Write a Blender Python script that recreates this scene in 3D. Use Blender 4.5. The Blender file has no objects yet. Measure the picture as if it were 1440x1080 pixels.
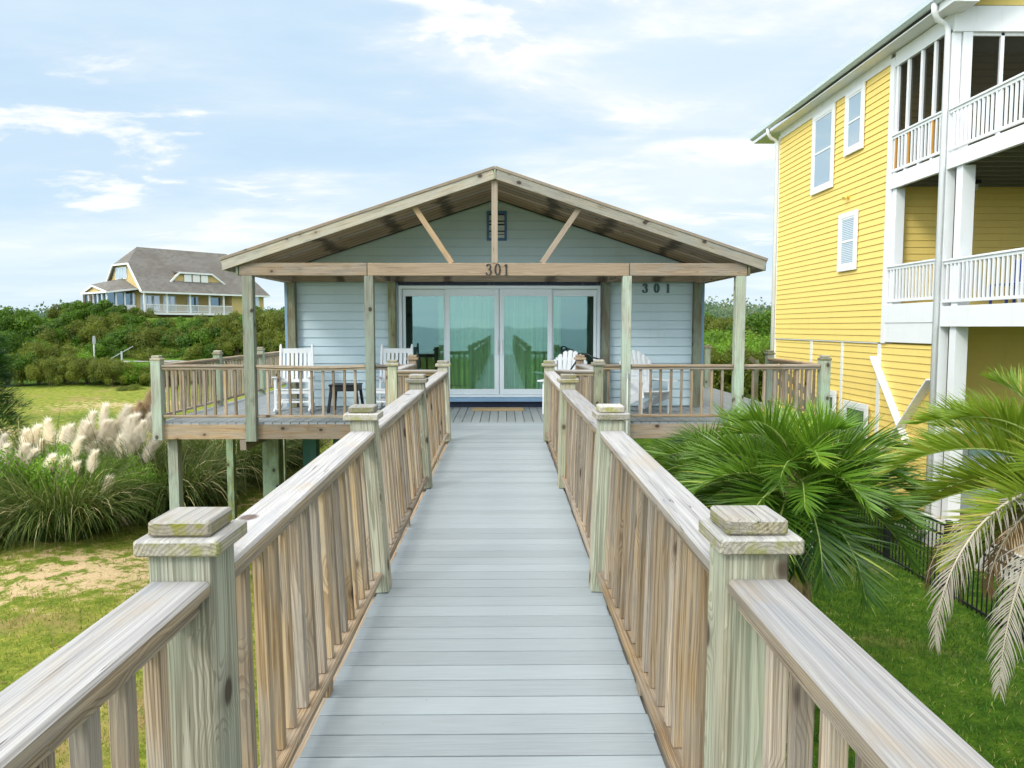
import bpy, math, random
import numpy as np
from mathutils import Vector
random.seed(7); rng = np.random.default_rng(11)
S = bpy.context.scene
COL = S.collection
R = math.radians
G = -2.75                      # level of the lawn; the boards of the walkway are at 0
def V(*a): return Vector(a)

# ------------------------------------------------------------------ materials
class NT:
    def __init__(s, name):
        s.m = bpy.data.materials.new(name); s.m.use_nodes = True
        s.t = s.m.node_tree; s.t.nodes.clear()
        s.out = s.t.nodes.new('ShaderNodeOutputMaterial')
    def n(s, typ, **kw):
        nd = s.t.nodes.new(typ)
        for k, v in kw.items():
            if k[0] == '_': nd.inputs[int(k[1:])].default_value = v
            else: setattr(nd, k, v)
        return nd
    def l(s, a, b): s.t.links.new(a, b)
    def val(s, sock, x):
        if isinstance(x, (int, float, tuple, list)): sock.default_value = x
        else: s.l(x, sock)
    def math(s, op, a, b=0.0, c=0.0, clamp=False):
        nd = s.n('ShaderNodeMath', operation=op); nd.use_clamp = clamp
        s.val(nd.inputs[0], a); s.val(nd.inputs[1], b)
        if op in ('MULTIPLY_ADD', 'SMOOTH_MIN'): s.val(nd.inputs[2], c)
        return nd.outputs[0]
    def mix(s, f, a, b, mode='MIX'):
        nd = s.n('ShaderNodeMix', data_type='RGBA', blend_type=mode)
        s.val(nd.inputs[0], f); s.val(nd.inputs[6], a if not isinstance(a, tuple) else (*a[:3], 1)); s.val(nd.inputs[7], b if not isinstance(b, tuple) else (*b[:3], 1))
        return nd.outputs[2]
    def attr(s, name, o=1):
        nd = s.n('ShaderNodeAttribute', attribute_name=name); return nd.outputs[o]
    def mapv(s, vec, scale, loc=(0, 0, 0)):
        nd = s.n('ShaderNodeMapping'); s.l(vec, nd.inputs[0]); nd.inputs[3].default_value = scale; nd.inputs[1].default_value = loc
        return nd.outputs[0]
    def noise(s, vec, scale=1.0, detail=3.0, rough=.5, dist=0.0, o=0):
        nd = s.n('ShaderNodeTexNoise'); s.l(vec, nd.inputs['Vector'])
        nd.inputs['Scale'].default_value = scale; nd.inputs['Detail'].default_value = detail
        nd.inputs['Roughness'].default_value = rough; nd.inputs['Distortion'].default_value = dist
        return nd.outputs[o]
    def ramp(s, x, a, b, lo=0.0, hi=1.0):
        nd = s.n('ShaderNodeMapRange'); nd.interpolation_type = 'SMOOTHSTEP'; s.val(nd.inputs[0], x)
        nd.inputs[1].default_value = a; nd.inputs[2].default_value = b; nd.inputs[3].default_value = lo; nd.inputs[4].default_value = hi
        return nd.outputs[0]
    def pos(s): return s.n('ShaderNodeNewGeometry').outputs['Position']
    def obj(s): return s.n('ShaderNodeTexCoord').outputs['Object']
    def bsdf(s, col, rough=.6, bump=None, bstr=.3, bdist=.01, spec=.5, metal=0.0):
        p = s.n('ShaderNodeBsdfPrincipled')
        s.val(p.inputs['Base Color'], col if not isinstance(col, tuple) else (*col[:3], 1)); s.val(p.inputs['Roughness'], rough)
        p.inputs['Specular IOR Level'].default_value = spec; p.inputs['Metallic'].default_value = metal
        if bump is not None:
            b = s.n('ShaderNodeBump'); b.inputs['Strength'].default_value = bstr; b.inputs['Distance'].default_value = bdist
            s.l(bump, b.inputs['Height']); s.l(b.outputs[0], p.inputs['Normal'])
        return p
    def done(s, p):
        s.l(p.outputs[0], s.out.inputs[0]); return s.m

def wood(name, light, dark, silver=0.0, topsilver=0.0, green=0.0, moss=0.0, ring=170.0, contrast=1.0, knots=.52, stain=None, blotch=.35):
    s = NT(name); c = s.attr('wc'); tone = s.attr('tone', 2)
    d = s.noise(s.mapv(c, (5, 5, 1.1)), 1.0, 2.0, .5, 0, 1)
    sub = s.n('ShaderNodeVectorMath', operation='SUBTRACT'); s.l(d, sub.inputs[0]); sub.inputs[1].default_value = (.5, .5, .5)
    sc = s.n('ShaderNodeVectorMath', operation='MULTIPLY'); s.l(sub.outputs[0], sc.inputs[0]); sc.inputs[1].default_value = (.038, .038, 0)
    ad = s.n('ShaderNodeVectorMath', operation='ADD'); s.l(c, ad.inputs[0]); s.l(sc.outputs[0], ad.inputs[1])
    # knots push the grain round them
    vo = s.n('ShaderNodeTexVoronoi', voronoi_dimensions='3D'); s.l(s.mapv(c, (5.5, 5.5, 4.2)), vo.inputs['Vector']); vo.inputs['Scale'].default_value = 1
    kr = s.n('ShaderNodeSeparateColor'); s.l(vo.outputs['Color'], kr.inputs[0])
    kon = s.math('GREATER_THAN', kr.outputs[0], knots)
    kd = vo.outputs['Distance']
    halo = s.math('MULTIPLY', s.ramp(kd, .12, .5, 1, 0), kon)
    knot = s.math('MULTIPLY', s.ramp(kd, .11, .20, 1, 0), kon)
    sep = s.n('ShaderNodeSeparateXYZ'); s.l(ad.outputs[0], sep.inputs[0])
    r = s.math('SQRT', s.math('ADD', s.math('MULTIPLY', sep.outputs[0], sep.outputs[0]), s.math('MULTIPLY', sep.outputs[1], sep.outputs[1])))
    r = s.math('ADD', r, s.math('MULTIPLY', halo, .018))
    saw = s.math('FRACT', s.math('MULTIPLY', r, ring))
    late = s.math('MULTIPLY', s.ramp(saw, .35, .93), s.ramp(saw, .93, 1.0, 1, 0))
    fib = s.noise(s.mapv(c, (420, 420, 7)), 1.0, 2.0, .6)
    fib2 = s.noise(s.mapv(c, (110, 110, 2.0)), 1.0, 2.0, .55)
    blot = s.noise(s.mapv(c, (9, 9, 2.2)), 1.0, 4.0, .6)
    col = s.mix(s.math('MULTIPLY', late, .62 * contrast), light, dark)
    col = s.mix(s.math('MULTIPLY', s.ramp(fib2, .44, .66), .6 * contrast), col, tuple(x * .7 for x in dark))
    col = s.mix(s.math('MULTIPLY', s.ramp(fib, .5, .8), .35 * contrast), col, tuple(x * .6 for x in dark))
    if silver: col = s.mix(s.math('MULTIPLY', s.ramp(blot, .35, .65), silver), col, (.335, .32, .285))
    if green:
        gr = s.ramp(s.noise(s.mapv(c, (6, 6, 1.4), (3, 1, 7)), 1.0, 3.0, .6), .38, .62)
        col = s.mix(s.math('MULTIPLY', gr, green), col, (.34, .47, .35))
    col = s.mix(s.math('MULTIPLY', s.ramp(blot, .52, .75), blotch), col, tuple(x * .55 for x in dark), 'MIX')
    if moss:
        mo = s.ramp(s.noise(s.mapv(c, (14, 14, 14), (5, 5, 5)), 1.0, 4.0, .65), .48, .62)
        col = s.mix(s.math('MULTIPLY', mo, moss), col, (.24, .24, .04))
    col = s.mix(s.math('MULTIPLY', halo, .3), col, tuple(x * .62 for x in dark))
    col = s.mix(s.math('MULTIPLY', knot, .88), col, (.045, .025, .015))
    if topsilver:
        nz = s.n('ShaderNodeSeparateXYZ'); s.l(s.n('ShaderNodeNewGeometry').outputs['True Normal'], nz.inputs[0])
        nn = s.ramp(nz.outputs[2], .3, .8)
        sv = s.mix(s.ramp(fib2, .35, .7), (.47, .467, .465), (.30, .30, .305))
        sv = s.mix(s.math('MULTIPLY', late, .30), sv, (.34, .33, .33)); sv = s.mix(s.math('MULTIPLY', s.ramp(fib, .5, .75), .35), sv, (.30, .29, .29)); sv = s.mix(s.math('MULTIPLY', s.ramp(s.noise(s.mapv(c, (12, 12, 1.2), (8, 8, 3)), 1.0, 3.0, .6), .54, .68), .5), sv, (.33, .345, .37))
        sv = s.mix(s.math('MULTIPLY', s.ramp(blot, .50, .70), .55), sv, (.42, .345, .25))
        sv = s.mix(s.math('MULTIPLY', knot, .8), sv, (.07, .04, .025))
        col = s.mix(s.math('MULTIPLY', nn, topsilver), col, sv)
    # drying cracks along the grain
    cr = s.noise(s.mapv(c, (60, 60, .8), (9, 2, 4)), 1.0, 1.0, .4)
    crack = s.math('MULTIPLY', s.ramp(s.math('ABSOLUTE', s.math('SUBTRACT', cr, .5)), 0, .010, 1, 0), s.ramp(s.noise(s.mapv(c, (4, 4, 2)), 1.0, 1.0), .52, .6))
    col = s.mix(s.math('MULTIPLY', crack, .75), col, (.05, .04, .03))
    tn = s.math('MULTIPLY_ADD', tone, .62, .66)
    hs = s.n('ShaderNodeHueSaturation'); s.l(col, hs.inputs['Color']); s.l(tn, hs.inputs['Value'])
    s.l(s.math('MULTIPLY_ADD', s.math('FRACT', s.math('MULTIPLY', tone, 7.3)), .5, .72), hs.inputs['Saturation'])
    col = hs.outputs[0]
    if stain:
        sx = s.n('ShaderNodeSeparateXYZ'); s.l(s.pos(), sx.inputs[0]); acc = None
        wob = s.math('MULTIPLY', s.math('SUBTRACT', s.noise(s.pos(), 2.2, 4, .7), .5), .5)
        for x0 in stain:
            dd = s.math('ABSOLUTE', s.math('SUBTRACT', s.math('ADD', sx.outputs[0], wob), x0))
            q = s.ramp(dd, .02, .16, 1, 0); acc = q if acc is None else s.math('MAXIMUM', acc, q)
        col = s.mix(s.math('MULTIPLY', acc, .72), col, (.02, .016, .013))
    h = s.math('ADD', s.math('MULTIPLY', late, -.5), s.math('ADD', s.math('ADD', s.math('MULTIPLY', fib, 1.0), s.math('MULTIPLY', blot, 1.6)), s.math('MULTIPLY', crack, -2.5)))
    return s.done(s.bsdf(col, .78, h, .6, .0022, .25))

M = {}
M['tan'] = wood('weathered_tan_wood', (.455, .335, .205), (.17, .105, .055), silver=.5, contrast=1.1)
M['post'] = wood('greenish_treated_wood', (.455, .42, .31), (.21, .185, .115), green=.24, contrast=1.15, blotch=.2)
M['postdeck'] = wood('mint_treated_wood', (.42, .43, .32), (.22, .22, .15), silver=.3, green=.55, contrast=1.15)
M['top'] = wood('silvered_rail_wood', (.46, .37, .265), (.24, .17, .11), silver=.6, topsilver=.93, knots=.5)
M['cap'] = wood('mossy_cap_wood', (.43, .38, .26), (.22, .18, .11), silver=.6, topsilver=.75, moss=.8, ring=110, contrast=1.2)
M['beam'] = wood('brown_beam_wood', (.42, .31, .20), (.22, .14, .085), silver=.45, knots=.7)
M['new'] = wood('fresh_honey_wood', (.43, .32, .215), (.24, .155, .09), knots=.8, contrast=.6, blotch=.15)
M['fascia'] = wood('pale_rake_wood', (.43, .36, .255), (.23, .17, .11), silver=.65, green=.1)
M['soffit'] = wood('brown_plank_wood', (.56, .41, .28), (.32, .215, .135), silver=.25, knots=.75, stain=(-3.05, -1.95, -1.0, .85, 1.8, 2.9))
M['darkpost'] = wood('brown_green_wood', (.27, .24, .14), (.15, .12, .07), green=.45)
M['pile'] = wood('mossy_pile_wood', (.16, .19, .11), (.09, .10, .05), green=.55, moss=.4)

def composite(name, base, scale):
    s = NT(name); c = s.attr('wc'); tone = s.attr('tone', 2)
    f = s.noise(s.mapv(c, (260, 260, 5)), 1, 3, .6); g = s.noise(s.mapv(c, (40, 40, 1.2)), 1, 3, .6); w = s.noise(s.pos(), 1.3, 5, .65)
    col = s.mix(s.ramp(f, .35, .7), base, tuple(x * .86 for x in base))
    col = s.mix(s.math('MULTIPLY', s.ramp(g, .45, .7), .4), col, tuple(x * .88 for x in base))
    col = s.mix(s.math('MULTIPLY', s.ramp(w, .5, .75), .22), col, (base[0] * .8, base[1] * .76, base[2] * .7))
    fl = s.noise(s.pos(), 34, 2, .7); col = s.mix(s.math('MULTIPLY', s.ramp(fl, .735, .76), .5), col, (.16, .13, .09))
    hs = s.n('ShaderNodeHueSaturation'); s.l(col, hs.inputs['Color']); s.l(s.math('MULTIPLY_ADD', tone, .22, .89), hs.inputs['Value'])
    return s.done(s.bsdf(hs.outputs[0], .55, f, .25, .001, .35))
M['deck'] = composite('grey_composite_boards', (.338, .382, .405), 1)
M['deck2'] = composite('grey_deck_boards', (.30, .325, .335), 1)

def paint(name, c, rough=.5, var=.12, scale=3.0, dirt=(.4, .38, .3), damt=.15, spec=.4):
    s = NT(name); n = s.noise(s.pos(), scale, 5, .65); n2 = s.noise(s.mapv(s.pos(), (7, 7, .7)), 1.2, 4, .6)
    col = s.mix(s.math('MULTIPLY', s.ramp(n, .4, .7), var), c, tuple(x * .78 for x in c))
    col = s.mix(s.math('MULTIPLY', s.ramp(n2, .55, .78), damt), col, dirt)
    return s.done(s.bsdf(col, rough, n, .08, .003, spec))
M['aqua'] = paint('pale_aqua_siding_paint', (.565, .69, .735), .55)
M['white'] = paint('white_paint', (.80, .81, .81), .45)
M['vinyl'] = paint('white_vinyl_frame', (.72, .78, .80), .35, .05, damt=.05)
M['yellow'] = paint('yellow_siding_paint', (.87, .645, .18), .6, .16, 2.0, (.45, .33, .12), .13)
M['blue'] = paint('blue_trim_paint', (.075, .17, .34), .5)
M['paleblue'] = paint('light_blue_trim_paint', (.20, .34, .50), .5)
M['navy'] = paint('dark_navy_paint', (.012, .022, .05), .5)
M['black'] = paint('black_metal_paint', (.012, .013, .015), .35, damt=.05, dirt=(.05, .05, .05))
M['blackplastic'] = paint('black_plastic', (.012, .012, .014), .45, damt=.05, dirt=(.05, .05, .05))
M['plasticwhite'] = paint('white_chair_paint', (.82, .83, .84), .4, .05, damt=.06)
M['numeral'] = paint('black_numeral_metal', (.018, .018, .018), .5, damt=0)
M['numeral2'] = paint('slate_numeral_paint', (.075, .125, .135), .6, damt=0)
M['orange'] = paint('bare_orange_wood', (.62, .30, .06), .7)
M['interior'] = paint('dark_room_paint', (.10, .13, .12), .8)
M['concrete'] = paint('pale_concrete', (.62, .61, .57), .85, .3, 4)
M['teal'] = paint('pale_teal_panel', (.42, .60, .58), .3)
M['galv'] = paint('pale_bluish_gutter', (.62, .70, .74), .35, .1)
M['mat'] = paint('tan_coir', (.42, .31, .17), .95, .4, 60)
M['signgrey'] = paint('sign_back_metal', (.45, .47, .48), .4)
M['farwall'] = paint('ochre_wall_paint', (.58, .43, .18), .7)
M['tealpile'] = paint('teal_painted_pile', (.05, .17, .15), .6, .3)
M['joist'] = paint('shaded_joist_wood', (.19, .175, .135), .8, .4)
M['blueplastic'] = paint('blue_plastic', (.02, .05, .25), .4)

def shingle(name, a, b, sx, sy):
    s = NT(name); c = s.attr('wc')
    br = s.n('ShaderNodeTexBrick'); s.l(c, br.inputs[0]); br.inputs['Scale'].default_value = 1
    br.inputs['Brick Width'].default_value = sx; br.inputs['Row Height'].default_value = sy; br.inputs['Mortar Size'].default_value = .012
    br.inputs['Color1'].default_value = (*a, 1); br.inputs['Color2'].default_value = (*b, 1); br.inputs['Mortar'].default_value = (.03, .03, .03, 1)
    n = s.noise(s.pos(), .5, 5, .7)
    col = s.mix(s.math('MULTIPLY', s.ramp(n, .4, .65), .5), br.outputs[0], (.12, .105, .085))
    return s.done(s.bsdf(col, .9, br.outputs[1], .3, .01, .2))
M['shingle'] = shingle('grey_asphalt_shingle', (.25, .235, .21), (.17, .16, .15), .35, .16)

def leafmat(name, a, b, c=None, trans=.35, rough=.5, spec=.3):
    s = NT(name); t = s.attr('tone', 2)
    col = s.mix(t, a, b)
    if c: col = s.mix(s.ramp(t, .86, .98), col, c)
    n = s.noise(s.pos(), .35, 3, .6); hs = s.n('ShaderNodeHueSaturation'); s.l(col, hs.inputs['Color']); s.l(s.ramp(n, .3, .7, .78, 1.22), hs.inputs['Value'])
    p = s.bsdf(hs.outputs[0], rough, spec=spec); tr = s.n('ShaderNodeBsdfTranslucent'); s.l(s.mix(.5, hs.outputs[0], tuple(min(1, x * 1.6) for x in b)), tr.inputs[0])
    mx = s.n('ShaderNodeMixShader', _0=trans); s.l(p.outputs[0], mx.inputs[1]); s.l(tr.outputs[0], mx.inputs[2])
    return s.done(mx)
M['oak'] = leafmat('dark_oak_leaves', (.018, .062, .005), (.12, .225, .012), (.24, .33, .04))
M['myrtle'] = leafmat('olive_myrtle_leaves', (.035, .07, .008), (.20, .225, .025), (.33, .27, .06))
M['bright'] = leafmat('bright_shrub_leaves', (.07, .17, .012), (.21, .36, .03), (.33, .38, .06))
M['juniper'] = leafmat('juniper_needles', (.010, .050, .012), (.06, .16, .02))
M['farleaf'] = leafmat('far_treeline_leaves', (.055, .115, .065), (.13, .20, .10), (.22, .22, .10))
M['palm'] = leafmat('palm_leaflets', (.010, .050, .005), (.17, .32, .024), (.34, .40, .05), .28, .38, .5)
M['palmy'] = leafmat('yellow_green_palm_leaflets', (.06, .14, .010), (.26, .36, .03), (.52, .40, .10), .35, .4, .5)
M['dead'] = leafmat('dead_palm_leaflets', (.20, .17, .13), (.46, .42, .36), None, .2, .8)
M['deadbrown'] = leafmat('brown_palm_leaflets', (.10, .06, .03), (.26, .17, .08), None, .2, .8)
M['pampas'] = leafmat('pampas_blades', (.018, .050, .008), (.15, .20, .035), (.55, .47, .24), .25, .6)
M['plume'] = leafmat('cream_plume_hairs', (.84, .70, .50), (1.0, .93, .78), None, .5, .9, .1)
M['plumeb'] = leafmat('tan_plume_hairs', (.36, .26, .15), (.56, .43, .28), None, .4, .9, .1)
M['grass'] = leafmat('lawn_blades', (.08, .13, .012), (.26, .29, .035), (.46, .40, .14), .3, .6)
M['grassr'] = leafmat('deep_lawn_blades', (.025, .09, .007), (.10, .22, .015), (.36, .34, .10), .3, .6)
def bark(name, a, b, sc=9):
    s = NT(name); n = s.noise(s.mapv(s.pos(), (1, 1, .35)), sc, 6, .7)
    return s.done(s.bsdf(s.mix(s.ramp(n, .35, .65), a, b), .9, n, .8, .03, .2))
M['bark'] = bark('grey_brown_bark', (.10, .075, .05), (.22, .17, .12))
M['palmbark'] = bark('fibrous_palm_trunk', (.13, .085, .045), (.42, .30, .15), 14)
M['rachis'] = paint('palm_rachis', (.30, .38, .10), .5)
M['rachisd'] = paint('dead_rachis', (.46, .40, .31), .7)

def glass_door():
    s = NT('teal_reflective_glass'); n = s.noise(s.mapv(s.pos(), (1, 1, 1)), 1.7, 1, .4)
    g = s.n('ShaderNodeBsdfGlossy'); g.inputs['Color'].default_value = (.37, .57, .545, 1); g.inputs['Roughness'].default_value = .02
    b = s.n('ShaderNodeBump'); b.inputs['Strength'].default_value = .10; b.inputs['Distance'].default_value = .012; s.l(n, b.inputs['Height']); s.l(b.outputs[0], g.inputs['Normal'])
    t = s.n('ShaderNodeBsdfTransparent'); t.inputs[0].default_value = (.62, .88, .66, 1)
    mx = s.n('ShaderNodeMixShader', _0=.38); s.l(t.outputs[0], mx.inputs[1]); s.l(g.outputs[0], mx.inputs[2]); return s.done(mx)
M['glass'] = glass_door()
def glass_win(name, tint, refl=.4, tr=(.35, .42, .45)):
    s = NT(name); g = s.n('ShaderNodeBsdfGlossy'); g.inputs['Color'].default_value = (*tint, 1); g.inputs['Roughness'].default_value = .03
    d = s.n('ShaderNodeBsdfDiffuse'); d.inputs[0].default_value = (*tr, 1)
    mx = s.n('ShaderNodeMixShader', _0=refl); s.l(d.outputs[0], mx.inputs[1]); s.l(g.outputs[0], mx.inputs[2]); return s.done(mx)
M['win'] = glass_win('house_window_glass', (.75, .85, .95))
M['windark'] = glass_win('dark_window_glass', (.5, .7, .85), .35, (.03, .06, .08))
def screen():
    s = NT('insect_screen'); t = s.n('ShaderNodeBsdfTransparent'); t.inputs[0].default_value = (.55, .55, .52, 1)
    d = s.n('ShaderNodeBsdfDiffuse'); d.inputs[0].default_value = (.025, .027, .025, 1)
    mx = s.n('ShaderNodeMixShader', _0=.5); s.l(t.outputs[0], mx.inputs[1]); s.l(d.outputs[0], mx.inputs[2]); return s.done(mx)
M['screen'] = screen()
def curtain():
    s = NT('pale_green_curtain'); n = s.noise(s.mapv(s.pos(), (30, 1, 1)), 1, 3, .5)
    col = s.mix(s.ramp(n, .35, .7), (.80, .93, .76), (.58, .78, .54)); p = s.bsdf(col, .9)
    tr = s.n('ShaderNodeBsdfTranslucent'); s.l(col, tr.inputs[0]); mx = s.n('ShaderNodeMixShader', _0=.35); s.l(p.outputs[0], mx.inputs[1]); s.l(tr.outputs[0], mx.inputs[2]); return s.done(mx)
M['curtain'] = curtain()

def ground_mat():
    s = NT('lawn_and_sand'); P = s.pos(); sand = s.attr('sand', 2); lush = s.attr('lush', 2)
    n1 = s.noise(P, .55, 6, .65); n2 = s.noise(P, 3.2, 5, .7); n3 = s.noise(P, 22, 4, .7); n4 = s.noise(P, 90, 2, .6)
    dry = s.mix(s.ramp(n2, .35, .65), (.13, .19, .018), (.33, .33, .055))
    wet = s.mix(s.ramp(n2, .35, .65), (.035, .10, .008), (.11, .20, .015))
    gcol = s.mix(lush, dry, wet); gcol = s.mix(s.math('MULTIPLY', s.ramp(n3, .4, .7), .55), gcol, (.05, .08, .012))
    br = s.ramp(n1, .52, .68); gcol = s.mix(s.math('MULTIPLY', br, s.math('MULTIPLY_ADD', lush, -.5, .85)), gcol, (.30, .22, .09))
    scol = s.mix(s.ramp(n3, .35, .7), (.66, .49, .29), (.43, .31, .17)); scol = s.mix(s.math('MULTIPLY', s.ramp(n4, .6, .75), .6), scol, (.25, .17, .09))
    m = s.math('ADD', sand, s.math('ADD', s.math('MULTIPLY', s.math('SUBTRACT', n2, .5), 2.6), s.math('MULTIPLY', s.math('SUBTRACT', n3, .5), 1.4)))
    col = s.mix(s.ramp(m, .42, .62), gcol, scol)
    return s.done(s.bsdf(col, .95, s.math('ADD', n3, n4), .7, .03, .1))
M['ground'] = ground_mat()
def road_mat():
    s = NT('worn_asphalt'); n = s.noise(s.pos(), 3, 5, .7); return s.done(s.bsdf(s.mix(n, (.20, .20, .19), (.34, .32, .29)), .9))
M['road'] = road_mat()
def sea_mat():
    s = NT('sea_water'); P = s.pos(); n = s.noise(s.mapv(P, (.05, .22, 1)), 1, 6, .65); f = s.noise(s.mapv(P, (.02, .11, 1)), 1, 5, .7)
    col = s.mix(n, (.035, .11, .12), (.08, .19, .19)); col = s.mix(s.ramp(f, .58, .64), col, (.75, .8, .8))
    return s.done(s.bsdf(col, .25, n, .6, .6))
M['sea'] = sea_mat()

# ------------------------------------------------------------------ mesh building
ORG = {}
def link(o, parent):
    COL.objects.link(o)
    if parent is not None: o.parent = parent
class MB:
    def __init__(s): s.v = []; s.f = []; s.wc = []; s.tn = []
    def raw(s, vs, fs, wc=None, tone=.5):
        b = len(s.v); s.v += [tuple(v) for v in vs]; s.f += [tuple(b + i for i in f) for f in fs]
        s.wc += ([tuple(w) for w in wc] if wc is not None else [tuple(v) for v in vs]); s.tn += [tone] * len(vs)
    def bar(s, a, b, w, h, up=(0, 0, 1), ch=.004, tone=None, a2=None):
        a = Vector(a); b = Vector(b); d = b - a; L = d.length; d.normalize(); up = Vector(up)
        side = d.cross(up)
        if side.length < 1e-4: side = d.cross(Vector((0, 1, 0)))
        side.normalize(); up = side.cross(d).normalized()
        tone = random.random() if tone is None else tone
        ch = min(ch, w * .3, h * .3); hw, hh = w / 2, h / 2
        sec = [(-hw + ch, -hh), (hw - ch, -hh), (hw, -hh + ch), (hw, hh - ch), (hw - ch, hh), (-hw + ch, hh), (-hw, hh - ch), (-hw, -hh + ch)]
        ox, oy, oz = random.uniform(-.07, .07), random.choice((-1, 1)) * random.uniform(.02, .10), random.uniform(0, 60)
        vs, wc = [], []
        for p, t in ((a, 0), (a + d * min(ch, L * .3), 1), (b - d * min(ch, L * .3), 1), (b, 0)):
            k = 1 if t else 0
            for x, y in sec:
                if not k: x *= (1 - ch / hw); y *= (1 - ch / hh)
                vs.append(p + side * x + up * y); wc.append((x + ox, y + oy, (p - a).length + oz))
        fs = [tuple(range(7, -1, -1)), tuple(range(24, 32))]
        for r_ in range(3):
            for i in range(8):
                j = (i + 1) % 8; fs.append((r_ * 8 + i, r_ * 8 + j, r_ * 8 + 8 + j, r_ * 8 + 8 + i))
        s.raw(vs, fs, wc, tone)
    def box(s, x0, x1, y0, y1, z0, z1, ch=.003, tone=None):
        d = [x1 - x0, y1 - y0, z1 - z0]; c = [(x0 + x1) / 2, (y0 + y1) / 2, (z0 + z1) / 2]; k = d.index(max(d))
        if k == 0: s.bar((x0, c[1], c[2]), (x1, c[1], c[2]), d[1], d[2], (0, 0, 1), ch, tone)
        elif k == 1: s.bar((c[0], y0, c[2]), (c[0], y1, c[2]), d[0], d[2], (0, 0, 1), ch, tone)
        else: s.bar((c[0], c[1], z0), (c[0], c[1], z1), d[0], d[1], (0, 1, 0), ch, tone)
    def tube(s, pts, rad, n=8, tone=.5, cap=True):
        pts = [Vector(p) for p in pts]; rs = rad if isinstance(rad, (list, tuple)) else [rad] * len(pts)
        vs = []; prev = None
        for i, p in enumerate(pts):
            d = (pts[min(i + 1, len(pts) - 1)] - pts[max(i - 1, 0)]).normalized()
            if prev is None: prev = d.orthogonal().normalized()
            u = (prev - d * prev.dot(d)).normalized(); prev = u; w = d.cross(u)
            for k in range(n):
                a = 2 * math.pi * k / n; vs.append(p + (u * math.cos(a) + w * math.sin(a)) * rs[i])
        fs = [(i * n + k, i * n + (k + 1) % n, (i + 1) * n + (k + 1) % n, (i + 1) * n + k) for i in range(len(pts) - 1) for k in range(n)]
        if cap: fs += [tuple(range(n - 1, -1, -1)), tuple(range((len(pts) - 1) * n, len(pts) * n))]
        s.raw(vs, fs, None, tone)
    def prism(s, poly, ext, tone=.5, wc=None):
        n = len(poly); e = Vector(ext); vs = [Vector(p) for p in poly] + [Vector(p) + e for p in poly]
        fs = [tuple(range(n - 1, -1, -1)), tuple(range(n, 2 * n))] + [(i, (i + 1) % n, n + (i + 1) % n, n + i) for i in range(n)]
        s.raw(vs, fs, wc, tone)
    def build(s, name, mat, parent=None, smooth=False):
        org = ORG.get(parent.name, V(0, 0, 0)) if parent is not None else V(0, 0, 0)
        me = bpy.data.meshes.new(name); me.from_pydata([(v[0] - org.x, v[1] - org.y, v[2] - org.z) for v in s.v], [], s.f)
        a = me.attributes.new('wc', 'FLOAT_VECTOR', 'POINT'); a.data.foreach_set('vector', np.array(s.wc, dtype=np.float32).ravel())
        t = me.attributes.new('tone', 'FLOAT', 'POINT'); t.data.foreach_set('value', np.array(s.tn, dtype=np.float32))
        me.materials.append(M[mat] if isinstance(mat, str) else mat); me.update()
        if smooth: me.polygons.foreach_set('use_smooth', [True] * len(me.polygons))
        o = bpy.data.objects.new(name, me); link(o, parent); ORG[o.name] = org
        return o
def nmesh(name, verts, faces, tone, mat, parent=None, smooth=False, extra=None):
    org = ORG.get(parent.name, V(0, 0, 0)) if parent is not None else V(0, 0, 0)
    me = bpy.data.meshes.new(name); verts = np.asarray(verts, dtype=np.float32) - np.array(org, dtype=np.float32); k = faces.shape[1]
    me.vertices.add(len(verts)); me.vertices.foreach_set('co', verts.ravel())
    me.loops.add(faces.size); me.loops.foreach_set('vertex_index', faces.astype(np.int32).ravel())
    me.polygons.add(len(faces)); me.polygons.foreach_set('loop_start', np.arange(0, faces.size, k, dtype=np.int32))
    me.polygons.foreach_set('loop_total', np.full(len(faces), k, dtype=np.int32))
    if smooth: me.polygons.foreach_set('use_smooth', np.ones(len(faces), dtype=bool))
    for nm, arr in ({'tone': tone} | (extra or {})).items():
        t = me.attributes.new(nm, 'FLOAT', 'POINT'); t.data.foreach_set('value', np.asarray(arr, dtype=np.float32))
    me.materials.append(M[mat]); me.update(calc_edges=True); me.validate()
    o = bpy.data.objects.new(name, me); link(o, parent); ORG[o.name] = org
    return o
def tag(o, label=None, cat=None, group=None, kind=None):
    if label: o['label'] = label
    if cat: o['category'] = cat
    if group: o['group'] = group
    if kind: o['kind'] = kind
    return o
def thing(name, loc, label, cat, group=None):
    o = bpy.data.objects.new(name, None); o.empty_display_size = .2; o.location = loc; COL.objects.link(o); ORG[o.name] = Vector(loc)
    return tag(o, label, cat, group)
def copytree(o, loc, rz=0, label=None, group=None, scale=1.0):
    c = o.copy(); COL.objects.link(c); c.location = loc; c.rotation_euler = (0, 0, rz); c.scale = (scale,) * 3
    if label: c['label'] = label
    if group: c['group'] = group
    for ch in list(o.children):
        d = ch.copy(); COL.objects.link(d); d.parent = c
        for g in list(ch.children):
            e = g.copy(); COL.objects.link(e); e.parent = d
    return c
def unit(a): return a / np.maximum(np.linalg.norm(a, axis=-1, keepdims=True), 1e-9)
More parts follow.
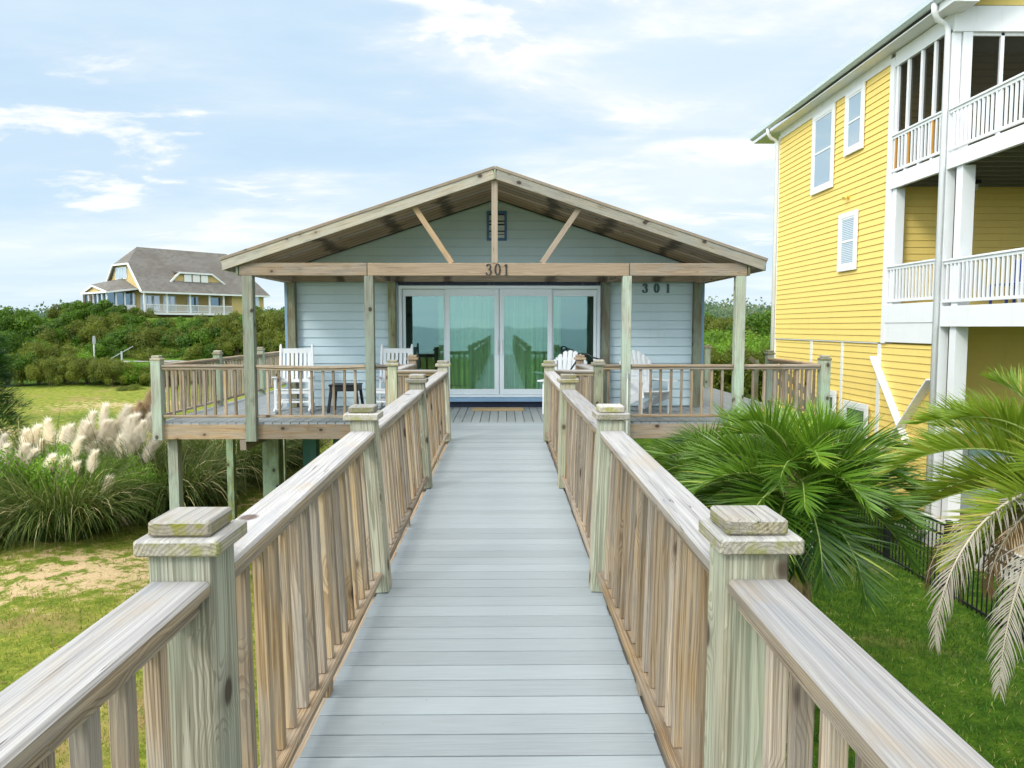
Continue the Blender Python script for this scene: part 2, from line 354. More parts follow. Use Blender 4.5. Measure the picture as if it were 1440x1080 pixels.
def blades(base, d0, length, width, grav, segs, side=None, taper=1.0, stiff=1.0):
    """strips that start at base along d0 and bend down; returns verts, quads, owner index"""
    N = len(base); P = np.zeros((N, segs + 1, 3)); P[:, 0] = base; d = unit(d0); D = [d]
    ds = (length / segs)[:, None]
    for i in range(segs):
        P[:, i + 1] = P[:, i] + d * ds
        d = unit(d + np.array([0, 0, -1.0]) * (grav * ((i + 1) / segs) ** stiff)[:, None]); D.append(d)
    if side is None: side = unit(np.cross(d0, [0, 0, 1.0]) + rng.normal(0, .25, (N, 3)))
    t = np.linspace(0, 1, segs + 1)
    w = width[:, None] * np.clip(np.where(t < .25, .55 + 1.8 * t, 1 - ((t - .25) / .75) ** (1.6 * taper)), .06, 1)[None, :] / 2
    A = P - side[:, None, :] * w[:, :, None]; B = P + side[:, None, :] * w[:, :, None]
    verts = np.stack([A, B], 2).reshape(-1, 3); n2 = (segs + 1) * 2
    q = np.array([[2 * i, 2 * i + 1, 2 * i + 3, 2 * i + 2] for i in range(segs)])
    faces = (np.arange(N)[:, None, None] * n2 + q[None]).reshape(-1, 4)
    return verts, faces, np.repeat(np.arange(N), n2)
def randdir(N):
    v = rng.normal(0, 1, (N, 3)); return unit(v)
def leaves(c, nrm, size, aspect=.5):
    N = len(c); a = unit(np.cross(nrm, randdir(N))); b = np.cross(nrm, a)
    s = size[:, None]
    V4 = np.stack([c - a * s * .5, c + b * s * .5 * aspect, c + a * s * .5, c - b * s * .5 * aspect], 1).reshape(-1, 3)
    return V4, np.arange(N * 4).reshape(-1, 4), np.repeat(np.arange(N), 4)

# ------------------------------------------------------------------ ground, sea, road
def sst(x, a, b):
    t = np.clip((x - a) / (b - a), 0, 1); return t * t * (3 - 2 * t)
def gz(x, y):
    x = np.asarray(x, float); y = np.asarray(y, float)
    z = np.full(np.broadcast(x, y).shape, G)
    z = z + .08 * np.sin(x * .5 + 1) * np.cos(y * .4) + .05 * np.sin(x * 1.3 + y * .9)
    left = sst(-x, -4, 8)
    z = z + left * (sst(y, 50, 78) * .55 + sst(y, 83, 96) * 4.9 - sst(y, 125, 160) * 3)
    z = z + (1 - left) * (sst(y, 36, 90) * 2.6)
    z = z + sst(x, 3, 7) * sst(y, 23.5, 32) * 1.9 * (1 - sst(y, 60, 90))
    z = z + sst(y, 190, 420) * (5 + 3 * np.sin(x * .011 + 1) + 2.0 * np.sin(x * .031) + 4.0 * sst(x, 60, 160))
    z = z + sst(-y, 12, 26) * 1.3 - sst(-y, 40, 68) * 4.0
    return z
def axis(n, lo, hi, k=4.5, c=0):
    t = np.linspace(-1, 1, n); s_ = np.sinh(t * k) / math.sinh(k); return np.where(s_ < 0, -s_ * (lo - c), s_ * (hi - c)) + c
gx = axis(280, -900, 900, 5.0); gy = np.concatenate([np.linspace(-75, -6, 46)[:-1], np.linspace(-6, 40, 150)[:-1], np.linspace(40, 130, 90)[:-1], np.geomspace(130, 1500, 60)])
X_, Y_ = np.meshgrid(gx, gy); Z_ = gz(X_, Y_)
def sandmask(x, y):
    def blob(cx, cy, rx, ry, a): return a * np.exp(-(((x - cx) / rx) ** 2 + ((y - cy) / ry) ** 2))
    m = blob(-7.4, 12.8, 2.1, 1.7, .66) + blob(-5.2, 16.8, 1.5, 3.2, .6) + blob(-8.9, 11.4, 1.2, .8, .3) + blob(-3.3, 19, 1.6, 4, .35)
    m = m + blob(-20, 30.5, 8, 1.5, .62) + blob(-14, 27.5, 6, 1.2, .6) + blob(-20, 41, 6.5, 2.6, .62) + blob(-30, 72, 3, 4, .6)
    m = m + blob(9.5, 13.0, 1.2, 2.0, .8)
    return m
nv = X_.size; ny, nx = X_.shape
idx = np.arange(nv).reshape(ny, nx); F = np.stack([idx[:-1, :-1], idx[:-1, 1:], idx[1:, 1:], idx[1:, :-1]], -1).reshape(-1, 4)
g = nmesh('ground', np.stack([X_, Y_, Z_], -1).reshape(-1, 3), F, np.zeros(nv), 'ground', None, True,
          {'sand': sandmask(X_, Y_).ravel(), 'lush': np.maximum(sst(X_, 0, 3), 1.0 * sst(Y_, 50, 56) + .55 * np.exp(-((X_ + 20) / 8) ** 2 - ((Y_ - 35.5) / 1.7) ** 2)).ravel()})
tag(g, kind='structure')
m = MB(); m.raw([(-6000, -9000, -4.6), (6000, -9000, -4.6), (6000, -55, -4.6), (-6000, -55, -4.6)], [(0, 1, 2, 3)]); tag(m.build('sea', 'sea'), kind='structure')
xs = np.linspace(-75, -22, 40); vv = []
for x in xs:
    for yy in (77.2, 81.2): vv.append((x, yy + .1 * math.sin(x * .1), float(gz(x, yy)) + .06))
m = MB(); m.raw(vv, [(2 * i, 2 * i + 2, 2 * i + 3, 2 * i + 1) for i in range(len(xs) - 1)]); tag(m.build('road', 'road'), kind='structure')

def tufts(name, n, xr, yr, mat, hmin, hmax, w, keep, kindlabel):
    x = rng.uniform(*xr, n); y = rng.uniform(*yr, n); k = rng.random(n) < keep(x, y); x, y = x[k], y[k]; N = len(x)
    base = np.stack([x, y, gz(x, y) - .01], 1); d = np.stack([rng.normal(0, .55, N), rng.normal(0, .55, N), np.ones(N)], 1)
    v, f, o = blades(base, d, rng.uniform(hmin, hmax, N), np.full(N, w), np.full(N, .5), 2)
    return tag(nmesh(name, v, f, rng.random(N)[o], mat), kind='stuff', label=kindlabel, cat='grass')
tufts('weeds', 5000, (1.2, 8.5), (3.5, 17), 'bright', .05, .12, .02, lambda x, y: (np.sin(x * 2.9 + 2 * np.sin(y * 1.3)) * np.sin(y * 3.1 + 1.5 * np.sin(x * 2.6)) > .5).astype(float), 'broad leaved weeds in the lawn under the palms')
tufts('weeds', 9000, (-13.5, -.9), (4.5, 24), 'bright', .05, .14, .022, lambda x, y: (np.sin(x * 3.1 + 2 * np.sin(y * 1.1)) * np.sin(y * 3.7 + 1.5 * np.sin(x * 2.2)) > .55).astype(float), 'broad leaved weeds scattered in the lawn and sand')
n_ = 2600; lx = rng.uniform(-13, -1, n_); ly = rng.uniform(4.5, 22, n_); lv, lf, lo = leaves(np.stack([lx, ly, gz(lx, ly) + .03], 1), unit(rng.normal(0, .35, (n_, 3)) + [0, 0, 1]), rng.uniform(.03, .08, n_), .5)
tag(nmesh('fallen_leaves', lv, lf, rng.random(n_)[lo], 'deadbrown'), 'brown fallen leaves scattered over the lawn', 'leaves', None, 'stuff')
def keepl(x, y): return np.clip(1.05 - 1.75 * sandmask(x, y) + .45 * np.sin(x * 2.1 + 1.3 * np.sin(y * 1.7)) * np.sin(y * 2.7 + x), .02, 1)
tufts('lawn_grass', 150000, (-13.5, -.9), (4.5, 24), 'grass', .03, .09, .011, keepl, 'short yellow green lawn grass left of the walkway')
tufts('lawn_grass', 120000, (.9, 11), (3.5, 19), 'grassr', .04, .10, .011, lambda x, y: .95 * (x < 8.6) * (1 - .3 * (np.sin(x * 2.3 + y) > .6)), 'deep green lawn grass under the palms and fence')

# ------------------------------------------------------------------ walkway
def deck_boards(name, mat, rects):
    m = MB()
    for (x0, x1, y0, y1, ax, w) in rects:
        if ax == 'x':
            y = y0
            while y < y1 - .02:
                m.box(x0 + random.uniform(-.004, .004), x1 + random.uniform(-.004, .004), y, min(y + w - .008, y1), -.030, 0, .002); y += w
        else:
            x = x0
            while x < x1 - .02: m.box(x, min(x + w - .010, x1), y0, y1, -.03, 0, .002); x += w
    return m.build(name, mat)
wk = thing('walkway', (0, 0, 0), 'long grey board walkway leading straight to the beach house doors', 'walkway')
bo = deck_boards('deck_boards', 'deck', [(-.722, .560, -12, 9.97, 'x', .1425), (-1.58, 1.36, 9.97, 11.80, 'x', .1425)]); bo.parent = wk
m = MB()
for x in (-.745, .585): m.box(x - .02, x + .02, -12, 9.9, -.26, -.03)
m.box(-.08, -.04, -12, 11.7, -.26, -.03); m.box(-1.55, -1.51, 9.95, 11.75, -.26, -.03); m.box(1.31, 1.35, 9.95, 11.75, -.26, -.03)
m.box(-1.55, 1.35, 9.92, 9.96, -.26, -.03)
m.build('joist', 'beam', wk)
for y in (-10, -6, -2, 1.8, 4.9, 7.6, 10.6):
    for x in (-.6, .44):
        m = MB(); m.box(x - .07, x + .07, y - .07, y + .07, G - .2, -.03); m.build('support_post', 'pile', wk)

def post(root, bx, by, tx=None, ty=None, w=.138, z0=0.0, ztop=.99, mat='post', cap=1.0, capmat='cap'):
    tx = bx if tx is None else tx; ty = by if ty is None else ty
    m = MB(); m.bar((bx, by, z0), (tx, ty, ztop), w, w, (0, 1, 0), .005); p = m.build('post', mat, root)
    if cap:
        m = MB(); a = .097 * cap; j = random.uniform(-.004, .004)
        m.bar((tx + j, ty - a, ztop + .020), (tx + j, ty + a, ztop + .020), 2 * a, .038, ch=.005); m.build('cap_plate', capmat, p)
        m = MB(); a2 = .072 * cap; j = random.uniform(-.006, .006)
        m.bar((tx + j, ty - a2, ztop + .059), (tx + j, ty + a2, ztop + .059), 2 * a2, .038, ch=.006); m.build('cap_block', capmat, p)
    return p
def rail(root, A, B, At=None, Bt=None, zt=.93, z0=0.0, sp=.137, blocks=True, topmat='top', balmat='tan', w=.14, sag=0.0):
    """railing between faces of two posts: flat cap board, flat sub rail, bottom rail, square balusters"""
    A, B = Vector((*A, 0)), Vector((*B, 0)); At = Vector((*(At or A[:2]), 0)); Bt = Vector((*(Bt or B[:2]), 0))
    d = (B - A).normalized(); up = V(0, 0, 1)
    def at(t, z): k = z / .95; return (A.lerp(B, t)) * (1 - k) + (At.lerp(Bt, t)) * k + up * (z + z0 - sag * k * 4 * t * (1 - t))
    def seg(z, ww, hh, nm, mt, ch, n=1):
        m = MB(); tn = random.random()
        if sag: n = 6
        for i in range(n): m.bar(at(i / n, z), at((i + 1) / n, z), ww, hh, ch=ch if n == 1 else .0035, tone=tn)
        return m.build(nm, mt, root)
    seg(zt - .019, w, .038, 'top_rail', topmat, .008); seg(zt - .059, .087, .038, 'sub_rail', balmat, .004); seg(.105, .086, .042, 'bottom_rail', balmat, .009)
    L = (B - A).length; n = max(1, int(round(L / sp)) - 1)
    for i in range(1, n + 1):
        t = i / (n + 1) + random.uniform(-.004, .004) / L
        m = MB(); o = d.cross(up) * random.uniform(-.005, .005)
        m.bar(at(t, .127) + o, at(t, zt - .079) + o + d * random.uniform(-.006, .006), .038, .038, d, .0022); m.build('baluster', balmat, root)
    if blocks and L > 1.6:
        m = MB(); c = at(.5, .0); m.bar(c + V(0, 0, .0), c + V(0, 0, .083), .038, .07, d, .003); m.build('rail_block', balmat, root)
# walkway railings: post feet and (slightly splayed) tops
for side, feet, tops, lab, inn in (
    (-1, [(-.735, -.72), (-.737, 1.755), (-.722, 4.215), (-.742, 6.96), (-.767, 9.86)], [(-.735, -.72), (-.742, 1.755), (-.792, 4.225), (-.812, 7.02), (-.80, 9.88)], 'weathered wooden railing on the left side of the walkway', 1),
    (1, [(.58, -.72), (.582, 1.755), (.566, 4.215), (.583, 6.96), (.600, 9.86)], [(.58, -.72), (.588, 1.755), (.612, 4.225), (.608, 7.02), (.608, 9.88)], 'weathered wooden railing on the right side of the walkway beside the palms', -1)):
    t = thing('walkway_railing', (feet[1][0], feet[1][1], 0), lab, 'railing')
    for (b, tp), w in zip(zip(feet, tops), (.138, .146, .138, .136, .134)): post(t, b[0], b[1], tp[0], tp[1], w, -.0 if True else 0)
    for i in range(4):
        a, b = feet[i], feet[i + 1]; at_, bt = tops[i], tops[i + 1]
        rail(t, (a[0], a[1] + .07), (b[0], b[1] - .07), (at_[0], at_[1] + .072), (bt[0], bt[1] - .072))
    # seaward run behind the camera
    t = thing('walkway_railing', (feet[0][0], -8, 0), lab.replace('walkway', 'walkway towards the sea').replace(' beside the palms', ''), 'railing')
    ys = (-3.3, -6, -8.8, -11.8)
    for y in ys: post(t, feet[0][0], y)
    for a, b in zip(ys, (-.8,) + ys[:-1]): rail(t, (feet[0][0], a + .07), (feet[0][0], b - (.0 if b > -1 else .07)), sp=.2)

# side railings of the landing (A: outer front corner, B: where it meets the deck railing)
for ax, bx, px, lab in ((-1.50, -1.45, -.767, 'short corner railing of the landing left of the walkway'), (1.29, 1.22, .600, 'short corner railing of the landing right of the walkway')):
    t = thing('landing_railing', (ax, 10.1, 0), lab, 'railing'); sg = 1 if ax > 0 else -1
    post(t, ax, 10.12, w=.125, cap=.93); post(t, bx, 11.93, w=.125, cap=.93, mat='tan', capmat='tan')
    rail(t, (px + sg * .07, 10.12), (ax - sg * .065, 10.12), blocks=False, sp=.115)
    rail(t, (ax, 10.19), (bx, 11.86), blocks=False, sp=.125)

# ------------------------------------------------------------------ house deck
dk = thing('house_deck', (0, 11.8, 0), 'raised grey board deck wrapping round the small beach house', 'deck')
bo = deck_boards('deck_boards', 'deck2', [(-5.52, 5.20, 11.80, 14.12, 'y', .143), (-5.52, -4.12, 14.13, 24, 'y', .143), (3.84, 5.20, 14.13, 24, 'y', .143)])
bo.parent = dk; bo.location = (0, -11.8, 0)
def part(name, mat, parent, *boxes, ch=.003, tone=None):
    m = MB()
    for b in boxes: m.box(*b, ch=ch, tone=tone)
    return m.build(name, mat, parent)
xs = [-5.40, -3.97, -2.09, -1.60]
for a, b in ((-5.38, -3.98), (-3.96, -1.56)): part('fascia_board', 'beam', dk, (a, b, 11.775, 11.815, -.262, -.028))
for a, b in ((1.38, 3.70), (3.72, 5.08)): part('fascia_board', 'beam', dk, (a, b, 11.775, 11.815, -.262, -.028))
part('side_joist', 'joist', dk, (-5.50, -5.46, 11.83, 24, -.26, -.03), (5.13, 5.17, 11.83, 24, -.26, -.03))
m = MB()
for y in np.arange(12.2, 14.0, .42): m.box(-5.44, -1.62, y - .02, y + .02, -.25, -.03); m.box(1.40, 5.12, y - .02, y + .02, -.25, -.03)
for y in np.arange(14.4, 24, .6): m.box(-5.44, 5.12, y - .02, y + .02, -.25, -.03)
m.box(-5.4, -1.7, 13.75, 13.85, -.50, -.27); m.box(1.5, 5.1, 13.75, 13.85, -.50, -.27)
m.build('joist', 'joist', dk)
for x, y, w, mt in ((-5.33, 12.05, .16, 'postdeck'), (-5.36, 14.6, .13, 'pile'), (-4.32, 13.9, .30, 'pile'), (-3.72, 14.35, .26, 'tealpile'), (-3.35, 14.9, .12, 'tealpile'),
                    (-2.2, 13.9, .2, 'pile'), (1.9, 13.9, .2, 'pile'), (3.6, 13.9, .28, 'pile'), (5.0, 12.05, .16, 'postdeck'), (5.05, 14.6, .14, 'pile'), (-5.36, 18, .14, 'pile'), (5.05, 18, .14, 'pile'), (5.05, 22, .14, 'pile')):
    part('support_post', mt, dk, (x - w / 2, x + w / 2, y - w / 2, y + w / 2, G - .2, -.27))
part('beam_end', 'beam', dk, (-4.18, -4.08, 11.78, 13.7, -.44, -.27))
# deck railings, four things
def frontrail(name, lab, posts, runs, cap=1.0):
    t = thing(name, (posts[0][0], posts[0][1], 0), lab, 'railing')
    for (x, y, z0, w) in posts: post(t, x, y, w=w, z0=z0, mat='postdeck', cap=.85, ztop=.985)
    for (a, b, sg) in runs: rail(t, a, b, zt=.92, sp=.165, blocks=False, topmat='beam', balmat='tan', w=.13, sag=sg)
    return t
frontrail('deck_railing', 'brown wooden front railing of the deck left of the walkway', [(-5.44, 11.78, -.27, .15)], [((-5.36, 11.78), (-4.06, 11.78), .0), ((-3.88, 11.78), (-2.17, 11.78), .022), ((-2.01, 11.78), (-1.53, 11.80), 0)])
frontrail('deck_railing', 'brown wooden front railing of the deck behind the palms', [(5.09, 11.78, -.27, .15)], [((1.29, 11.80), (1.85, 11.78), 0), ((2.01, 11.78), (3.63, 11.78), .0), ((3.79, 11.78), (5.01, 11.78), 0)])
frontrail('deck_railing', 'brown wooden side railing running back along the left edge of the deck', [(-5.47, y, -.27, .13) for y in (14.35, 16.9, 19.4, 21.9)],
          [((-5.46, a), (-5.47, b), 0) for a, b in ((11.86, 14.28), (14.42, 16.83), (16.97, 19.33), (19.47, 21.83))])
frontrail('deck_railing', 'brown wooden side railing on the right edge of the deck beside the yellow house', [(5.12, y, -.27, .13) for y in (14.3, 18.7)],
          [((5.11, 11.86), (5.12, 14.23), 0), ((5.12, 18.77), (5.12, 21.5), 0)])
st = thing('deck_stair', (5.9, 15.5, G), 'dark wooden stair going down from the right side of the deck', 'stair')
for i in range(13): part('tread', 'darkpost', st, (5.22 + i * .25, 5.50 + i * .25, 14.6, 15.7, -.22 - i * .2, -.18 - i * .2))
for y in (14.6, 15.7):
    m = MB(); m.bar((5.2, y, -.15), (8.3, y, -2.65), .04, .25); m.build('stringer', 'darkpost', st)
    m = MB(); m.bar((5.2, y, .86), (8.2, y, -1.6), .04, .1); m.build('handrail', 'darkpost', st)
    for i in range(4): part('post', 'darkpost', st, (5.3 + i * .95, 5.38 + i * .95, y - .04, y + .04, -.3 - i * .76, .82 - i * .78))

# ------------------------------------------------------------------ beach house
CX = -.13; WY = 14.15
def ztop(x): return 3.955 - .331 * abs(x - CX)
def siding(m, zs, ze, xl, xr, y, n=-1, exp=.162, axis='x', gap=.020):
    z = zs
    while z < ze - .01:
        z2 = min(z + exp, ze); cuts = [xl(z), xr(z), xr(z2), xl(z2)]
        if xr(z) - xl(z) > .02:
            p0, p1 = y + n * .030, y + n * .013
            def P(u, o, zz): return (u, o, zz) if axis == 'x' else (o, u, zz)
            jo = random.uniform(xl(z), xr(z)) if random.random() < .35 else None
            segs = [(xl(z), xr(z), xl(z2), xr(z2))]
            if jo and xl(z2) + .2 < jo < xr(z2) - .2: segs = [(xl(z), jo - .0015, xl(z2), jo - .0015), (jo + .0015, xr(z), jo + .0015, xr(z2))]
            for a, b, c, d in segs:
                z3 = z2 - gap; yb = y + n * .001
                m.raw([P(a, p0, z), P(b, p0, z), P(d, p1, z3), P(c, p1, z3), P(a, yb, z), P(b, yb, z), P(d, yb, z3), P(c, yb, z3)], [(0, 1, 2, 3), (4, 5, 1, 0), (3, 2, 6, 7)], None, random.random())
        z = z2
bh = thing('beach_house', (CX, WY, 0), 'small pale aqua beach house with a timber gable porch at the end of the walkway', 'house')
m = MB()
siding(m, .02, 2.36, lambda z: -4.03, lambda z: -1.97, WY); siding(m, .02, 2.36, lambda z: 1.82, lambda z: 3.72, WY)
siding(m, 2.36, 3.85, lambda z: max(-4.03, CX - (3.86 - z) / .331), lambda z: min(3.72, CX + (3.86 - z) / .331), WY)
m.box(-4.03, -1.97, WY + .001, WY + .12, 0, 2.36); m.box(1.82, 3.72, WY + .001, WY + .12, 0, 2.36)
m.prism([(-4.03, WY + .001, 2.36), (3.72, WY + .001, 2.36), (3.72, WY + .001, 2.60), (CX, WY + .001, 3.875), (-4.03, WY + .001, 2.59)], (0, .1, 0))
m.box(-4.03, -3.93, WY + .12, 24, -.02, 2.5); m.box(3.62, 3.72, WY + .12, 24, -.02, 2.5); m.box(-4.03, 3.72, 24, 24.1, -.02, 2.5)
siding(m, .02, 2.5, lambda z: WY, lambda z: 24.0, -4.03, -1, axis='y'); siding(m, .02, 2.5, lambda z: WY, lambda z: 24.0, 3.72, 1, axis='y')
m.build('wall', 'aqua', bh)
part('corner_trim', 'paleblue', bh, (-4.10, -4.03, WY - .045, WY + .05, 0, 2.5)); part('corner_trim', 'paleblue', bh, (3.72, 3.79, WY - .045, WY + .05, 0, 2.5))
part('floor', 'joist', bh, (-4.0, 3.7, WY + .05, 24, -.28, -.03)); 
part('skirt_wall', 'aqua', bh, (1.6, 3.3, 19.5, 19.6, G, -.28), (-1.5, 1.6, 19.5, 19.6, G, -.28))
# roof
RY0, RY1 = 11.66, 24.6
for sg in (-1, 1):
    xe = CX + sg * 4.19
    m = MB(); a = (CX, 0, 3.955); n = V(sg * .331, 0, 1).normalized()
    P = [V(CX, RY0, 3.955), V(xe, RY0, ztop(xe)), V(xe, RY1, ztop(xe)), V(CX, RY1, 3.955)]
    m.prism([P[0], P[1], P[2], P[3]], (0, 0, -.024), wc=[(p.y, abs(p.x) * 1.05, 0) for p in P] * 2); m.build('roof', 'shingle', bh)
    m = MB(); m.prism([p + V(0, .06 if p.y < 12 else 0, -.0245) for p in P], (0, 0, -.004)); m.build('gap_shade_sheet', 'navy', bh)  # dark sheet added above the planks so their gaps look shaded
    # planked soffit under the porch
    m = MB(); L = 4.22; nb = 9; wid = (WY - .02 - RY0 - .06) / nb
    for i in range(nb):
        y = RY0 + .05 + (i + .5) * wid
        m.bar((CX + sg * .01, y, 3.955 - .052), (xe, y, ztop(xe) - .052), wid - .030, .03, (sg * .331, 0, 1), .004)
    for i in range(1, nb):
        y = RY0 + .05 + i * wid; m.bar((CX + sg * .01, y, 3.955 - .060), (xe, y, ztop(xe) - .060), .042, .01, (sg * .331, 0, 1), .001, tone=-1.0)  # dark strips put the shade of the plank seams into the colour
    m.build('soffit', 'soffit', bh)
    m = MB(); m.bar((CX + sg * .012, RY0 - .022, 3.955 - .03 - .080), (xe + sg * .0, RY0 - .022, ztop(xe) - .03 - .080), .04, .150, (0, 0, 1), .004); m.build('rake_board', 'fascia', bh)
    m = MB(); m.bar((CX + sg * .002, RY0 - .038, 3.955 - .012), (xe + sg * .03, RY0 - .038, ztop(xe) - .020), .035, .045, (0, 0, 1), .004); m.build('rake_trim', 'beam', bh)
    m = MB(); m.box(xe - .02, xe + .02, RY0, RY1, ztop(xe) - .185, ztop(xe) - .035); m.build('eave_board', 'fascia', bh)
part('ridge_block', 'darkpost', bh, (CX - .018, CX + .018, RY0 - .050, RY0 - .0, 3.77, 3.93))
# porch frame
BY = 11.755
for a, b, mt in ((-4.09, -2.115, 'beam'), (-2.105, 1.955, 'new'), (1.965, 3.80, 'beam')): part('beam', mt, bh, (a, b, BY - .07, BY + .07, 2.305, 2.50), ch=.005, tone=.34)
part('beam_cap', 'darkpost', bh, (-4.13, -4.095, BY - .09, BY + .09, 2.31, 2.52), (3.805, 3.84, BY - .09, BY + .09, 2.31, 2.52))
for x, w, z0 in ((-3.97, .165, -.29), (-2.09, .14, -.02), (1.93, .14, -.24), (3.71, .155, -.24)): part('porch_post', 'postdeck', bh, (x - w / 2, x + w / 2, BY - .07, BY + .07, z0, 2.305), ch=.006)
part('wall_beam', 'soffit', bh, (-4.02, 3.70, WY - .15, WY - .03, 2.352, 2.50))
part('header_board', 'navy', bh, (-1.97, 1.82, WY - .06, WY + .05, 2.285, 2.35))
for x, w in ((-3.95, .15), (-2.08, .14), (1.92, .15), (3.64, .15)): part('wall_post', 'darkpost', bh, (x - w / 2, x + w / 2, WY - .16, WY - .022, 0, 2.352), ch=.006)
for x in (-3.95, -2.08, 1.92, 3.64): part('tie_beam', 'soffit', bh, (x - .045, x + .045, BY + .07, WY - .15, 2.33, 2.49))
m = MB(); m.bar((-.135, BY - .03, 2.50), (-.135, BY - .03, 3.80), .095, .09, (0, 1, 0)); m.build('king_post', 'new', bh)
m = MB(); m.bar((-.80, BY - .02, 2.50), (-1.39, BY - .02, 3.38), .04, .085, (1, 0, .6)); m.build('truss_brace', 'new', bh)
m = MB(); m.bar((.60, BY - .02, 2.50), (1.20, BY - .02, 3.38), .04, .085, (-1, 0, .6)); m.build('truss_brace', 'new', bh)
# vent
vt = part('vent', 'blue', bh, (-.31, -.265, WY - .05, WY - .01, 3.12, 3.665), (.02, .065, WY - .05, WY - .01, 3.12, 3.665), (-.265, .02, WY - .05, WY - .01, 3.12, 3.165), (-.265, .02, WY - .05, WY - .01, 3.62, 3.665))
part('vent_back', 'navy', vt, (-.265, .02, WY - .0225, WY - .0165, 3.165, 3.62))
m = MB()
for i in range(7):
    z = 3.20 + i * .062; m.raw([(-.262, WY - .048, z - .01), (.017, WY - .048, z - .01), (.017, WY - .030, z + .018), (-.262, WY - .030, z + .018), (-.262, WY - .048, z - .018), (.017, WY - .048, z - .018)], [(0, 1, 2, 3), (4, 5, 1, 0)])
m.build('louvre', 'white', vt)
# doors
part('door_frame', 'vinyl', bh, (-1.965, -1.905, WY - .07, WY + .10, .185, 2.285), (1.765, 1.82, WY - .07, WY + .10, .185, 2.285), (-1.905, 1.765, WY - .07, WY + .10, 2.225, 2.284), (-1.905, 1.765, WY - .07, WY + .10, .186, .235))
part('door_sill', 'paleblue', bh, (-1.97, 1.82, WY - .22, WY - .0, .115, .182)); part('recess_shade_board', 'navy', bh, (-1.97, 1.82, WY - .12, WY - .02, .002, .113))  # near-black board painted as the shade in the recess below the sill
pn = [(-1.90, -1.075, .03, 0), (-1.095, -.085, -.03, 1), (-.075, .915, -.03, 1), (.895, 1.76, .03, 0)]
for i, (a, b, dy, mv) in enumerate(pn):
    w = .085 if mv else .055; y0 = WY + dy - .02; y1 = WY + dy + .02
    p = part('door_panel', 'vinyl', bh, (a, a + w, y0, y1, .237, 2.223), (b - w, b, y0, y1, .237, 2.223), (a + w, b - w, y0, y1, 2.09, 2.222), (a + w, b - w, y0, y1, .238, .34))
    m = MB(); ya = y0 + .018; m.raw([(a + w, ya, .34), (b - w, ya, .34), (b - w, ya, 2.09), (a + w, ya, 2.09)], [(0, 1, 2, 3)]); m.build('pane', 'glass', p)
    if mv:
        hx = b - .04 if i == 1 else a + .04
        m = MB(); m.box(hx - .018, hx + .018, y0 - .05, y0 - .03, 1.00, 1.28, ch=.004); m.box(hx - .01, hx + .01, y0 - .03, y0, 1.03, 1.05); m.box(hx - .01, hx + .01, y0 - .03, y0, 1.23, 1.25); m.build('handle', 'white', p)
m = MB(); cu = []; nC = 160
for i in range(nC + 1):
    x = -1.25 + 2.35 * i / nC; y = 14.36 + .045 * math.sin(i * .55) + .02 * math.sin(i * .23 + 1); cu += [(x, y, .22), (x, y + .01 * math.sin(i), 2.24)]
m.raw(cu, [(2 * i, 2 * i + 2, 2 * i + 3, 2 * i + 1) for i in range(nC)]); m.build('curtain', 'curtain', bh, True)
part('room', 'interior', bh, (-3.9, 3.6, 17.5, 17.6, 0, 2.4), (-3.9, 3.6, 14.3, 17.5, .0, .18), (-3.9, 3.6, 14.3, 17.5, 2.36, 2.44), (-2.4, -2.3, 14.3, 17.5, .2, 2.35), (2.1, 2.2, 14.3, 17.5, .2, 2.35))

